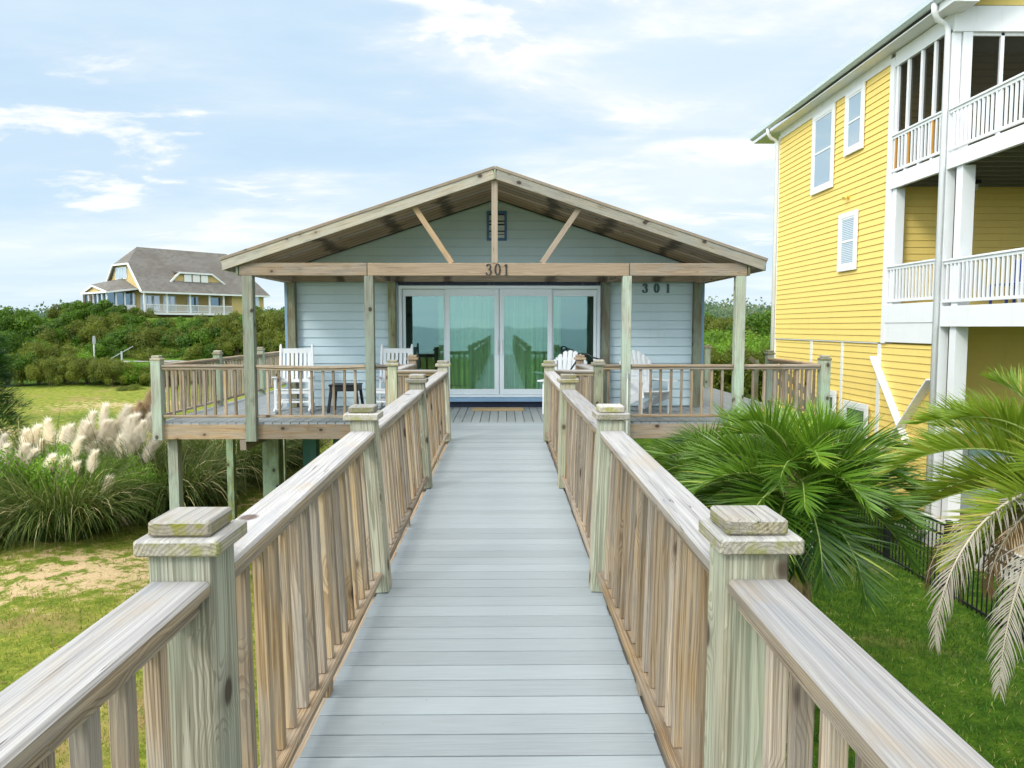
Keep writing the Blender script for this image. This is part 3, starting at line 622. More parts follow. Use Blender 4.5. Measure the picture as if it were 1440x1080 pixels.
# numerals: drawn strokes whose width follows the pen angle
def numerals(parent, text, x, y, zb, h, mat, sp, thick=.012, slab=1.0):
    def stroke(pts, wmin, wmax, ox, oz):
        n = len(pts); L = []; Rr = []
        for i, (px, pz) in enumerate(pts):
            a = pts[max(0, i - 1)]; b = pts[min(n - 1, i + 1)]; dx, dz = b[0] - a[0], b[1] - a[1]; l = math.hypot(dx, dz) or 1
            w = (wmin + (wmax - wmin) * abs(dz / l) ** 1.5) / 2; nx, nz = -dz / l, dx / l
            L.append((px + nx * w, pz + nz * w)); Rr.append((px - nx * w, pz - nz * w))
        vs = []
        for (p, q) in zip(L, Rr):
            for (u, v) in (p, q):
                vs.append((x + ox + u * h, y, zb + oz + v * h))
        k = len(vs); vs += [(a, y + thick, c) for a, _, c in vs]; fs = []
        for i in range(n - 1):
            fs += [(2 * i, 2 * i + 1, 2 * i + 3, 2 * i + 2), (2 * i, 2 * i + 2, k + 2 * i + 2, k + 2 * i), (2 * i + 1, k + 2 * i + 1, k + 2 * i + 3, 2 * i + 3)]
        fs += [(0, k, k + 1, 1), (k - 2, k - 1, 2 * k - 1, 2 * k - 2)]
        return vs, fs
    grp = None
    for ci, ch in enumerate(text):
        m = MB(); ox = ci * sp; A = lambda cx, cz, rx, rz, a0, a1, n=28: [(cx + rx * math.cos(R(a0 + (a1 - a0) * i / n)), cz + rz * math.sin(R(a0 + (a1 - a0) * i / n))) for i in range(n + 1)]
        if ch == '0': ss = [A(.28, .5, .205, .46, 0, 360, 44)]
        elif ch == '3': ss = [A(.25, .745, .165, .215, 160, -75), A(.25, .275, .21, .255, 80, -160), [(.20, .53), (.30, .535)]]
        else: ss = [[(.28, .04), (.28, .94)], [(.12, .82), (.20, .87), (.29, .95)], [(.13, .022), (.43, .022)]]
        for k, sx in enumerate(ss):
            v, f = stroke(sx, .045 * slab, .125 * slab, ox, 0); m.raw([(a, b + .0007 * k, c) for a, b, c in v], f)
        if ch == '3':
            for (cx, cz) in ((.105, .80), (.055, .20)): m.prism([(x + ox + (cx + .055 * slab * math.cos(t)) * h, y - .001, zb + (cz + .055 * slab * math.sin(t)) * h) for t in [k * math.pi / 6 for k in range(12)]], (0, thick, 0))
        o = m.build('numeral', mat, parent)
numerals(bh, '301', -.275, BY - .084, 2.312, .178, 'numeral', .135)
numerals(bh, '301', 2.62, WY - .036, 2.155, .172, 'numeral2', .215, slab=2.1)

# doormat and porch furniture
m = MB(); m.box(-.57, .37, 13.40, 13.80, .001, .022, ch=.006); dm = m.build('doormat', 'mat'); tag(dm, 'thin tan doormat in front of the glass doors', 'doormat')
def rocking_chair(x, y, rz, lab):
    t = thing('rocking_chair', (0, 0, 0), lab, 'rocking chair', 'white rocking chairs on the porch'); w = .29; pm = 'plasticwhite'
    for s_ in (-1, 1):
        m = MB(); pts = [(s_ * w, -.42 + i * .9 / 10, .02 + .16 * ((i / 10 - .42) ** 2) * 2.2) for i in range(11)]
        for a, b in zip(pts, pts[1:]): m.bar(a, b, .034, .05, ch=.004)
        m.build('rocker', pm, t)
        m = MB(); m.bar((s_ * w, -.25, .06), (s_ * w, -.25, .62), .045, .045, (0, 1, 0)); m.build('leg', pm, t)
        m = MB(); m.bar((s_ * w, .20, .06), (s_ * w * .96, .38, 1.16), .042, .045, (0, 1, 0)); m.tube([(s_ * w * .96, .385, 1.15), (s_ * w * .96, .39, 1.20)], [.022, .015]); m.build('back_post', pm, t)
        m = MB(); m.bar((s_ * (w + .01), -.32, .64), (s_ * (w + .0), .27, .60), .085, .026, ch=.008); m.build('armrest', pm, t)
    m = MB()
    for i in range(6): m.bar((-w, -.25 + i * .085, .42 - i * .012), (w, -.25 + i * .085, .42 - i * .012), .07, .02)
    m.build('seat', pm, t); [(lambda q: (q.bar((-w, yy, zz_), (w, yy, zz_), .03, hh_), q.build('stretcher', pm, t)))(MB()) for yy, zz_, hh_ in ((-.25, .38, .07), (-.25, .2, .03), (.2, .2, .03))]
    for yy, zz_, hh_ in ((.375, 1.08, .085), (.29, .54, .06)): m = MB(); m.bar((-w, yy, zz_), (w, yy, zz_), .025, hh_); m.build('back_rail', pm, t)
    for i in range(7):
        xx = -.225 + i * .075; m = MB(); m.bar((xx, .285, .55), (xx, .372, 1.05), .052, .014, (0, 1, 0)); m.build('back_slat', pm, t)
    t.location = (x, y, 0); t.rotation_euler = (0, 0, rz)
rocking_chair(-3.72, 13.30, R(8), 'white rocking chair at the left end of the porch, left of the black side table')
rocking_chair(-1.98, 13.35, R(-4), 'white rocking chair between the black side table and the glass doors')
t = thing('side_table', (0, 0, 0), 'small square black plastic side table between the two rocking chairs', 'table')
m = MB(); m.box(-.26, .26, -.24, .24, .47, .50, ch=.01); m.build('table_top', 'blackplastic', t)
m = MB(); m.box(-.245, .245, -.225, -.205, .38, .47); m.box(-.245, .245, .205, .225, .38, .47); m.box(-.245, -.225, -.2, .2, .38, .47); m.box(.225, .245, -.2, .2, .38, .47); m.build('apron', 'blackplastic', t)
for a in (-1, 1):
    for b in (-1, 1): m = MB(); m.bar((a * .265, b * .245, 0), (a * .22, b * .20, .40), .05, .05, (0, 1, 0), .008); m.build('leg', 'blackplastic', t)
t.location = (-2.82, 13.35, 0)
def adirondack(x, y, rz, lab):
    t = thing('adirondack_chair', (0, 0, 0), lab, 'chair', 'white slatted garden chairs on the porch'); pm = 'plasticwhite'
    n = 7
    for i in range(n):
        u = (i - (n - 1) / 2) / ((n - 1) / 2); top = 1.09 - .17 * abs(u) ** 2.2; wb = .036
        m = MB(); xb, xt = u * .19, u * .285
        P = [(xb - wb, .10, .30), (xb + wb, .10, .30), (xt + .041, .10 + (top - .3) * .38, top - .02 - .03 * max(0, u)), (xt, .10 + (top - .3) * .38, top), (xt - .041, .10 + (top - .3) * .38, top - .02 + .03 * min(0, u))]
        m.prism(P, (0, .018, .006)); m.build('back_slat', pm, t)
    for q_, yy, zz_ in ((.30, .235, .62), (.27, .37, .93)): m = MB(); m.bar((-q_, yy, zz_), (q_, yy, zz_), .025, .055); m.build('back_rail', pm, t)
    m = MB()
    for i in range(6): m.bar((-.26, -.42 + i * .088, .40 - i * .022), (.26, -.42 + i * .088, .40 - i * .022), .08, .018)
    m.build('seat', pm, t)
    for s_ in (-1, 1):
        m = MB(); m.bar((s_ * .285, -.40, 0), (s_ * .285, -.40, .56), .03, .10, (0, 1, 0)); m.build('leg', pm, t)
        m = MB(); m.bar((s_ * .265, -.46, .36), (s_ * .265, .52, .04), .025, .12); m.build('side_rail', pm, t)
        m = MB(); m.prism([(s_ * .24, -.5, .57), (s_ * .38, -.5, .57), (s_ * .36, .1, .57), (s_ * .31, .28, .57), (s_ * .26, .28, .57)][::s_], (0, 0, .022)); m.build('armrest', pm, t)
    t.location = (x, y, 0); t.rotation_euler = (0, 0, rz)
adirondack(1.10, 13.25, R(-18), 'white slatted fan backed chair in front of the right hand glass door')
adirondack(2.50, 13.2, R(18), 'white slatted fan backed chair against the siding under the slate house number')
m = MB(); m.tube([(1.945, 11.66, -.24), (1.945, 11.66, .72)], .012); wp = m.build('water_pipe', 'white'); 
tag(wp, 'thin upright white water pipe fixed to the porch post right of the walkway', 'pipe')
m = MB(); m.tube([(1.945, 11.66, .715), (1.945, 11.66, .80)], [.02, .014]); m.build('nozzle', 'signgrey', wp)
m = MB(); pts = []
for i in range(20):
    u = i / 19; pts.append((1.02 + .52 * u, 11.98 - .2 * u, .72 + .36 * math.sin(min(1, u * 1.35) * math.pi * .62) - (.15 * max(0, u - .6))))
m.tube(pts, .014); tag(m.build('garden_hose', 'blackplastic'), 'black garden hose looped over the landing railing on the right', 'hose')

# ------------------------------------------------------------------ yellow house
YX = 8.75
yh = thing('yellow_house', (YX + 4, 17, G), 'tall yellow clapboard house with white trim and stacked porches right of the deck', 'house')
m = MB(); siding(m, 1.16, 7.42, lambda z: 17.15, lambda z: 24.0, YX, -1, .152, 'y', .009); m.box(YX + .001, YX + .12, 17.15, 24, 1.16, 7.5); m.build('wall', 'yellow', yh)
m = MB(); siding(m, G, 1.13, lambda z: 14.98, lambda z: 24.0, YX + .035, -1, .152, 'y', .009); m.box(YX + .036, YX + .15, 14.98, 24, G, 1.13); m.build('lower_wall', 'yellow', yh)
m = MB(); siding(m, G, 7.7, lambda z: YX + .2, lambda z: 20.0, 17.15, -1, .152, 'x', .009); m.box(YX + .2, 20, 17.151, 17.3, G, 7.7); m.build('porch_wall', 'yellow', yh)
part('back_wall', 'yellow', yh, (YX + .12, 20, 23.9, 24, G, 7.5))
part('corner_board', 'white', yh, (YX - .036, YX + .10, 23.93, 24.06, G, 7.5)); part('corner_board', 'white', yh, (YX - .040, YX + .14, 17.02, 17.19, 1.14, 7.5))
part('frieze_board', 'white', yh, (YX - .034, YX - .002, 17.19, 23.93, 7.40, 7.62))
part('batten', 'white', yh, (YX - .005, YX + .03, 21.08, 21.22, -.4, 1.12), (YX - .005, YX + .03, 19.15, 19.27, G, 1.12), (YX - .012, YX + .03, 17.22, 17.36, G, 1.12))
part('water_table', 'white', yh, (YX - .02, YX + .03, 17.36, 23.93, 1.125, 1.155), tone=.2)
# roof: gable facing the sea, eave along the side
m = MB(); ex = YX - .38; ez = 7.80; rs = .62; rx = 15.2
def prf(o, e): return [(ex, 14.35 if not e else 14.5, ez + o), (rx, 14.35 if not e else 14.5, ez + o + (rx - ex) * rs), (rx + 6.9, 14.35, ez + o)]
P = [V(ex, 14.19, ez), V(rx, 14.19, ez + (rx - ex) * rs), V(rx, 25.5, ez + (rx - ex) * rs), V(ex, 25.5, ez)]
m.prism(P, (0, 0, .06), wc=[(p.y, p.x, 0) for p in P] * 2); P = [V(rx, 14.19, ez + (rx - ex) * rs), V(rx + 6.8, 14.3, ez), V(rx + 6.8, 25.5, ez), V(rx, 25.5, ez + (rx - ex) * rs)]
m.prism(P, (0, 0, .06), wc=[(p.y, p.x, 0) for p in P] * 2); m.build('roof', 'shingle', yh)
part('soffit', 'white', yh, (ex + .01, YX + .3, 14.95, 25.4, 7.62, 7.65))
m = MB(); m.bar((ex, 14.27, ez - .10), (rx, 14.27, ez + (rx - ex) * rs - .10), .05, .24); m.build('rake_board', 'white', yh)
m = MB(); m.bar((ex + .35, 14.36, ez - .16), (rx, 14.36, ez + (rx - ex - .35) * rs - .16), .05, .16); m.build('rake_board', 'white', yh)
part('eave_return', 'white', yh, (ex + .02, YX + .12, 14.3, 14.95, 7.56, 7.80))
m = MB(); gp = [(ex - .13, 7.86), (ex - .12, 7.76), (ex - .05, 7.71), (ex, 7.71), (ex, 7.86)]
m.prism([(a, 14.19, b) for a, b in gp], (0, 11.25, 0)); m.build('gutter', 'galv', yh)
m = MB(); siding(m, 7.74, 10.6, lambda z: YX + .1 + (z - 7.74) / rs, lambda z: 20, 14.92, -1, .152); m.build('gable_wall', 'yellow', yh)
part('header_beam', 'white', yh, (YX - .02, 20, 14.82, 14.98, 7.22, 7.70), (YX - .02, YX + .14, 14.98, 17.02, 7.28, 7.60))
# windows on the side wall
def sidewin(y0, y1, z0, z1, blinds=False, dark=False):
    X = YX - .034; fr = part('window', 'white', yh, (X - .045, X - .005, y0, y0 + .13, z0, z1), (X - .045, X - .005, y1 - .13, y1, z0, z1), (X - .045, X - .005, y0 + .13, y1 - .13, z1 - .13, z1), (X - .06, X - .005, y0 + .13, y1 - .13, z0, z0 + .14))
    a, b, c, d = y0 + .13, y1 - .13, z0 + .14, z1 - .13; mid = (c + d) / 2
    part('sash', 'white', fr, (X - .035, X - .01, a, a + .05, c, d), (X - .035, X - .01, b - .05, b, c, d), (X - .034, X - .01, a + .05, b - .05, mid - .025, mid + .025), (X - .034, X - .01, a + .05, b - .05, d - .05, d), (X - .034, X - .01, a + .05, b - .05, c, c + .05))
    m = MB(); x = X - .020; m.raw([(x, b, c), (x, a, c), (x, a, d), (x, b, d)], [(0, 1, 2, 3)]); m.build('pane', 'windark' if dark else 'win', fr)
    if blinds:
        m = MB()
        for k in range(int((d - c) / .045)): m.box(x - .0035, x - .0015, a + .05, b - .05, c + k * .045, c + k * .045 + .012, ch=.0005)
        m.build('blind', 'vinyl', fr)
sidewin(19.95, 21.35, 5.2, 7.38); sidewin(18.33, 19.34, 5.83, 7.40); sidewin(18.48, 19.50, 2.93, 4.40, True); sidewin(17.62, 18.90, -1.75, -.34, dark=True); sidewin(19.35, 20.0, -1.2, -.16, dark=True)
m = MB(); m.tube([(YX - .02, 19.1, 4.78), (YX - .10, 19.05, 4.80), (YX - .17, 19.02, 4.74)], [.05, .05, .06]); m.build('wall_lamp', 'yellow', yh)
# diagonal braces of the ground floor
m = MB(); m.bar((YX - .05, 17.45, .82), (YX - .05, 15.65, -1.20), .035, .20, (1, 0, 0)); m.build('brace', 'white', yh)
m = MB(); m.bar((YX - .09, 15.0, .45), (YX - .09, 16.95, -1.55), .035, .20, (1, 0, 0)); m.build('brace', 'white', yh)
# porch floors and posts
part('porch_band', 'white', yh, (YX - .03, YX + .05, 15.06, 17.02, 4.60, 4.92), (YX - .03, YX + .05, 9.0, 14.86, 4.60, 4.90))
part('porch_band', 'white', yh, (YX - .03, YX + .05, 15.06, 17.02, 1.17, 1.60), (YX - .045, YX + .05, 15.06, 17.02, 1.604, 2.02), (YX - .04, YX + .05, 9.0, 14.86, 1.52, 1.92))
m = MB()
for z in (4.86, 1.84):
    for x in np.arange(YX + .06, 16, .145): m.box(x, x + .14, 9.0, 17.1, z, z + .03)
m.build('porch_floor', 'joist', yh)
m = MB()
for z in (4.62, 1.62):
    for y in np.arange(9.2, 17.0, .42): m.box(YX + .06, 16, y, y + .04, z, z + .22)
m.build('joist', 'joist', yh)
for x0, x1, y0, y1, z0, z1 in ((YX - .02, YX + .16, 14.88, 15.04, G, 7.28), (YX + .18, YX + .36, 14.84, 15.0, 4.9, 7.22), (YX + .02, YX + .27, 14.42, 14.62, 1.92, 4.60), (YX + .02, YX + .27, 14.42, 14.62, G, 1.52), (YX + 2.55, YX + 2.75, 14.42, 14.62, G, 4.60), (YX + .02, YX + .22, 11.0, 11.2, G, 4.6), (YX + .02, YX + .22, 16.84, 17.0, 2.0, 4.6)):
    part('porch_post', 'white', yh, (x0, x1, y0, y1, z0, z1))
part('porch_post', 'joist', yh, (YX + .18, YX + .22, 14.9, 14.98, G, 4.6))
def prail(p0, p1, z0, zt, axis='y', orange=(), extra=False, sp=.125):
    r_ = MB(); a = V(*p0, 0); b = V(*p1, 0); r_.bar(a + V(0, 0, zt), b + V(0, 0, zt), .09, .04); r_.bar(a + V(0, 0, zt - .05), b + V(0, 0, zt - .05), .04, .06); r_.bar(a + V(0, 0, z0 + .1), b + V(0, 0, z0 + .1), .04, .06)
    rt = r_.build('porch_railing', 'white', yh); L = (b - a).length; n = int(L / sp)
    for i in range(1, n):
        c = a.lerp(b, i / n); m = MB(); m.bar(c + V(0, 0, z0 + .13), c + V(0, 0, zt - .08), .038, .038, (0, 1, 0), .002); m.build('baluster', 'orange' if i in orange else 'white', rt)
    return rt
prail((YX, 17.02), (YX, 15.06), 4.90, 5.78, orange=(1, 5, 12)); prail((YX, 14.86), (YX, 9.3), 4.88, 5.75)
prail((YX, 17.02), (YX, 15.06), 2.0, 2.87); prail((YX, 14.86), (YX, 9.3), 1.92, 2.82)
# screened upper porch
m = MB(); m.raw([(YX + .05, 17.02, 4.9), (YX + .05, 15.04, 4.9), (YX + .05, 15.04, 7.28), (YX + .05, 17.02, 7.28)], [(0, 1, 2, 3)]); m.raw([(YX + .36, 14.93, 4.9), (20, 14.93, 4.9), (20, 14.93, 7.22), (YX + .36, 14.93, 7.22)], [(0, 1, 2, 3)]); m.build('insect_screen', 'screen', yh)
for y in (15.5, 15.98, 16.5, 16.94): part('screen_post', 'white', yh, (YX + .0, YX + .09, y - .04, y + .04, 4.9, 7.28))
for x in (9.72, 10.55, 11.4): part('screen_post', 'white', yh, (x - .035, x + .035, 14.88, 14.96, 4.9, 7.22))
part('screen_post', 'white', yh, (YX + .36, 20, 14.88, 14.98, 7.16, 7.219))
part('porch_ceiling', 'white', yh, (YX + .15, 20, 15.0, 17.1, 7.62, 7.66))
m = MB(); m.box(9.75, 10.05, 15.85, 16.1, 4.52, 4.60); lt = m.build('ceiling_lamp', 'black', yh); m = MB(); m.prism([(9.80, 15.88, 4.40), (10.0, 15.88, 4.40), (10.0, 16.06, 4.40), (9.80, 16.06, 4.40)], (0, 0, .11)); m.build('lamp_shade', 'concrete', lt)
# downspouts
def dspout(y, zb, kink=True):
    m = MB(); P = [(ex - .05, y - .1, 7.72), (ex - .05, y - .1, 7.58), (ex + .05, y - .05, 7.45), (YX - .16, y, 7.40), (YX - .09, y, 7.28), (YX - .09, y, zb)]
    m.tube(P, .055, 10); m.build('downspout', 'white', yh, True)
dspout(14.92, G); dspout(24.0, G)
# ground floor under the porch
gd = part('garage_door', 'white', yh, (9.9, 12.6, 16.9, 16.95, G, -.62)); part('door_pane', 'teal', gd, (10.7, 12.3, 16.87, 16.895, -1.45, -.86)); part('door_pane', 'teal', gd, (10.6, 11.3, 16.87, 16.895, -2.3, -1.75))
part('ground_post', 'concrete', yh, (9.45, 9.62, 15.6, 15.75, G, 1.5)); part('dark_opening', 'windark', yh, (9.2, 9.42, 17.0, 17.1, G, -.6))
m = MB()
for i in range(4): m.box(8.5, 8.62, 9.2 + i * 1.45, 9.2 + i * 1.45 + 1.44, G - .1, -2.28)
tag(m.build('low_wall', 'concrete'), 'low white block wall between the lawn and the yellow house', 'wall')
m = MB(); gxs = np.linspace(8.62, 10.4, 10); gys = np.linspace(9.2, 14.9, 24)
vv = [(x, y, -2.36 + .05 * math.sin(3 * x + 2 * y) + .03 * random.random()) for y in gys for x in gxs]; m.raw(vv, [(j * 10 + i, j * 10 + i + 1, (j + 1) * 10 + i + 1, (j + 1) * 10 + i) for j in range(23) for i in range(9)])
tag(m.build('sand_bed', 'mat'), kind='structure')
# chairs on its middle porch
def porchchair(x, y, mat, lab):
    t = thing('porch_chair', (x, y, 1.88), lab, 'chair'); m = MB(); m.box(x - .25, x + .25, y - .25, y + .25, 2.27, 2.30); m.build('seat', mat, t)
    m = MB(); m.box(x + .22, x + .26, y - .25, y + .25, 2.32, 2.75); m.build('backrest', mat, t)
    for a in (-.22, .22):
        for b in (-.22, .22): m = MB(); m.box(x + a - .02, x + a + .02, y + b - .02, y + b + .02, 1.88, 2.27); m.build('leg', mat, t)
porchchair(9.25, 13.6, 'blueplastic', 'blue chair seen through the white railing of the yellow house porch'); porchchair(9.3, 12.9, 'plasticwhite', 'white chair seen through the white railing of the yellow house porch')

# black metal fence
fe = thing('metal_fence', (7, 11.5, G), 'black metal picket fence across the lawn in front of the yellow house', 'fence')
for z in (-1.62, -1.79, -2.66): part('fence_rail', 'black', fe, (6.985, 7.015, 8.2, 18.6, z - .018, z + .018))
for y in (8.2, 9.6, 11.45, 13.3, 15.15, 17.0, 18.6): pp = part('fence_post', 'black', fe, (6.965, 7.035, y - .035, y + .035, G - .1, -1.55)); part('post_cap', 'black', pp, (6.958, 7.042, y - .042, y + .042, -1.548, -1.52))
for i in range(94): y = 8.29 + i * .109; part('picket', 'black', fe, (6.992, 7.008, y - .008, y + .008, -2.72, -1.625), ch=.001)

# ------------------------------------------------------------------ palms
def frond(parent, base, az, el, length, droop, leaf, n=46, vang=35, mat='palm', tone=.5, width=.030, hang=.28, fwd=(62, 28), rmat='rachis', stiff=1.2, dead=False):
    segs = 26; p = np.array(base, float); P = [p.copy()]; D = []; e = el
    for i in range(segs):
        t = (i + .5) / segs; e = el - droop * t ** stiff; d = np.array([math.cos(R(az)) * math.cos(R(e)), math.sin(R(az)) * math.cos(R(e)), math.sin(R(e))]); D.append(d); p = p + d * length / segs; P.append(p.copy())
    D.append(D[-1]); P = np.array(P); D = np.array(D)
    m = MB(); m.tube([tuple(q) for q in P], [max(.003, .020 * (1 - i / segs) ** .8) for i in range(segs + 1)], 5)
    fr = m.build('frond', rmat, parent, True)
    ts = np.linspace(.20 if not dead else .25, .995, n); ix = ts * segs; i0 = np.minimum(ix.astype(int), segs - 1); fx = (ix - i0)[:, None]
    c = P[i0] * (1 - fx) + P[i0 + 1] * fx; dd = unit(D[i0] * (1 - fx) + D[i0 + 1] * fx)
    side = unit(np.cross(dd, [0, 0, 1.0])); up = np.cross(side, dd)
    vs, fs, tn, off = [], [], [], 0
    for sg in (-1, 1):
        N = len(c); a = np.radians(np.interp(ts, [0, 1], fwd) + rng.normal(0, 4, N))[:, None]; va = np.radians(vang + rng.normal(0, 9, N))[:, None]
        d0 = dd * np.cos(a) + (side * sg * np.cos(va) + up * np.sin(va)) * np.sin(a)
        L = leaf * np.interp(ts, [.2, .35, .7, 1.0], [.75, 1.0, .92, .38]) * rng.uniform(.88, 1.06, N)
        sd = unit(np.cross(d0, up * 1.0 + side * sg * .3)); 
        v, f, o = blades(c, d0, L, np.full(N, width) * rng.uniform(.85, 1.15, N), np.full(N, hang) * rng.uniform(.6, 1.5, N), 5, unit(dd + rng.normal(0, .12, (N, 3)) - d0 * np.sum(dd * d0, 1, keepdims=True)), .8)
        vs.append(v); fs.append(f + off); off += len(v); tt = np.clip(tone + rng.normal(0, .12, N), 0, .93); tt = np.where(rng.random(N) < .03, 1.0, tt); tn.append(tt[o])
    nmesh('leaflets', np.concatenate(vs), np.concatenate(fs), np.concatenate(tn), mat, fr)
    return fr
def palm(name, base, ch, lab, fr, tr=.17):
    t = thing(name, (base[0], base[1], G), lab, 'palm', None); x, y = base
    m = MB(); pts = [(x + .02 * math.sin(i), y, G + (ch - G) * i / 12) for i in range(13)]; m.tube(pts, [tr * (1.15 - .02 * i) * (1 + .08 * (i % 2)) for i in range(13)], 14); m.tube([(x, y, ch - .02), (x, y, ch + .22)], [tr * .8, .04], 10); m.build('trunk', 'palmbark', t)
    for f_ in fr: frond(t, (x + random.uniform(-.06, .06), y + random.uniform(-.06, .06), ch + random.uniform(-.05, .1)), **f_)
    return t
random.seed(5)
FL = []
for i in range(44):
    az = (i * 137.5 + 20) % 360; u = i / 43; el = 86 - 120 * u + random.uniform(-7, 7)
    FL.append(dict(az=az + random.uniform(-8, 8), el=el, length=1.0 + .20 * math.sin(u * 3.1) + random.uniform(-.12, .15), droop=66 + 22 * u * (u < .7) + random.uniform(-12, 16) + (22 if u < .35 else 0), leaf=.53, n=54, width=.0215, hang=.06, fwd=(70, 26), tone=.58 - .62 * u + random.uniform(-.2, .34), vang=46 - 22 * u, stiff=1.35))  # tone darkens lower fronds: the crown's inner shade is put into their colour
palm('pindo_palm', (2.98, 7.5), -.20, 'large green feather palm rising beside the walkway railing', FL)
FL = [dict(az=(i * 137.5 + 80) % 360, el=62 - 66 * i / 17 + random.uniform(-6, 6), length=1.15 + random.uniform(-.12, .2), droop=62 + random.uniform(0, 26), leaf=.46, n=52, width=.019, hang=.07, fwd=(70, 26), tone=.35 + random.uniform(-.15, .4), vang=40) for i in range(18)]
palm('pindo_palm', (2.95, 9.4), -.30, 'smaller feather palm between the big palm and the deck front', FL, .14)
FL = []
for az, el, L, dr, tn in ((172, 34, 1.75, 72, .75), (160, 8, 1.55, 50, .85), (186, -8, 1.4, 52, .9), (205, 16, 1.4, 60, .8), (150, 40, 1.3, 70, .6), (182, 58, 1.3, 70, .55), (165, 22, 1.35, 62, .7), (176, 56, 1.55, 74, .6), (300, 44, 1.7, 66, .7), (125, 50, 1.3, 60, .5), (215, 48, 1.2, 70, .7), (95, 62, 1.4, 55, .5), (60, 40, 1.4, 55, .5), (20, 50, 1.4, 55, .5), (330, 45, 1.4, 60, .5), (285, 55, 1.4, 60, .5), (250, 60, 1.3, 60, .6), (300, 75, 1.3, 50, .6), (170, -25, 1.1, 40, .7), (235, 5, 1.2, 60, .6)):
    FL.append(dict(az=az, el=el, length=L, droop=dr, leaf=.46, n=64, tone=tn, mat='palmy', vang=50, width=.0215, hang=.06, fwd=(72, 24)))
for az, el, L, dr, mt in ((168, 2, 1.65, 88, 'deadbrown'), (195, -5, 1.4, 80, 'deadbrown'), (201, 14, 2.35, 106, 'dead'), (212, -22, 2.1, 70, 'dead'), (232, 0, 2.3, 92, 'dead'), (152, -20, 1.5, 75, 'deadbrown')):
    FL.append(dict(az=az, el=el, length=L, droop=dr, leaf=.34, n=62, tone=random.uniform(.2, .8), mat=mt, vang=-4, hang=.34, width=.012, fwd=(58, 22), rmat='rachisd', dead=True))
palm('pindo_palm', (5.14, 6.55), .06, 'yellow green palm at the right edge with dead grey fronds hanging down', FL)

# ------------------------------------------------------------------ pampas grass
def plume_mesh(seed, L=.55, mat='plume'):
    r = np.random.default_rng(seed); N = 1100; t = r.random(N) ** .9; ax = np.stack([.10 * t ** 2, 0 * t, t * L], 1); ang = r.uniform(0, 2 * math.pi, N)
    rad = .115 * np.sin(np.clip(t * 1.05 + .12, 0, 1) * math.pi) ** .7
    out = np.stack([np.cos(ang), np.sin(ang), np.zeros(N)], 1); base = ax + out * (rad * r.random(N) * .6)[:, None]
    d0 = out * r.uniform(.35, 1.25, N)[:, None] + np.array([0.15, 0, 1.0]); 
    v, f, o = blades(base, d0, r.uniform(.08, .20, N), np.full(N, .009), r.uniform(.1, .6, N), 2)
    return v, f, np.clip(.35 + .75 * r.random(N), 0, 1)[o]
plumes = []
hold = bpy.data.objects.new('tmp', None)
for sd, L, mt in ((1, .52, 'plume'), (2, .44, 'plume'), (3, .60, 'plume'), (4, .58, 'plumeb')):
    v, f, tn = plume_mesh(sd, L); o = nmesh('plume', v, f, tn, mt); plumes.append(o.data); bpy.data.objects.remove(o)
def pampas(x, y, rad, h, n, lab, pl=(), droopy=1.0):
    z = float(gz(x, y)); t = thing('pampas_grass', (x, y, z), lab, 'ornamental grass', 'pampas grass clumps left of the deck')
    a = rng.uniform(0, 2 * math.pi, n); q = rad * .45 * np.sqrt(rng.random(n)); base = np.stack([x + q * np.cos(a), y + q * np.sin(a), np.full(n, z)], 1)
    a2 = a + rng.normal(0, .5, n); e = rng.uniform(.25, 1.1, n); d0 = np.stack([np.cos(a2) * e, np.sin(a2) * e, np.full(n, 1.35)], 1)
    v, f, o = blades(base, d0, rng.uniform(.75, 1.25, n) * h * 1.25, np.full(n, .022), rng.uniform(.18, .68, n) * droopy, 8, stiff=.7)
    v[:, 2] = np.maximum(v[:, 2], z + .02)
    nmesh('foliage', v, f, np.where(rng.random(n) < .1, .97, rng.random(n) * .85)[o], 'pampas', t)
    for (px, py, pz, k, lean) in pl:
        o_ = bpy.data.objects.new('plume', plumes[k]); link(o_, t); o_.location = (px - x, py - y, pz - z); o_.rotation_euler = (R(random.uniform(-9, 9)), R(lean), R(random.uniform(-40, 40))); s_ = random.uniform(.8, 1.12); o_.scale = (s_ * 1.05, s_ * 1.05, s_)
        m = MB(); m.tube([(x + (px - x) * .3, y + (py - y) * .3, z + .3), (x + (px - x) * .75, y + (py - y) * .75, z + (pz - z) * .6), (px, py, pz + .05)], .006, 4); m.build('stem', 'plumeb' if False else 'rachisd', t)
f_ = 1050.0
def pix(px, py, y):          # where a sight line of the survey meets the plane at distance y
    P_, Yw = R(4.36), R(.655); a = (px - 720) / f_; b = (540 - py) / f_
    y2 = math.cos(P_) + b * math.sin(P_); z2 = -math.sin(P_) + b * math.cos(P_); rx_, ry_ = a * math.cos(Yw) + y2 * math.sin(Yw), -a * math.sin(Yw) + y2 * math.cos(Yw)
    return rx_ * y / ry_, y, 1.51 + z2 * y / ry_
clumps = [(-10.6, 13.9, 1.2, .95, 1700), (-8.9, 15.0, 1.5, 1.35, 2400), (-7.7, 17.2, 1.4, 1.5, 2000), (-9.2, 18.2, 1.5, 1.7, 1700), (-7.3, 19.8, 1.4, 1.7, 2000), (-11.6, 18.6, 1.6, 1.6, 1700), (-6.6, 22.6, 1.3, 1.6, 1500), (-12.9, 15.6, 1.3, 1.3, 1300)]
labs = ['pampas clump at the left edge of the photo with a single low plume', 'largest pampas clump with drooping blades beside the sandy patch', 'pampas clump beside the left deck corner with cream plumes', 'pampas clump behind the largest one, crowded with cream plumes', 'pampas clump behind the deck support posts', 'pampas clump at the back left with pale plumes', 'pampas clump farthest back beneath the deck', 'low pampas clump cut by the left edge of the photo']
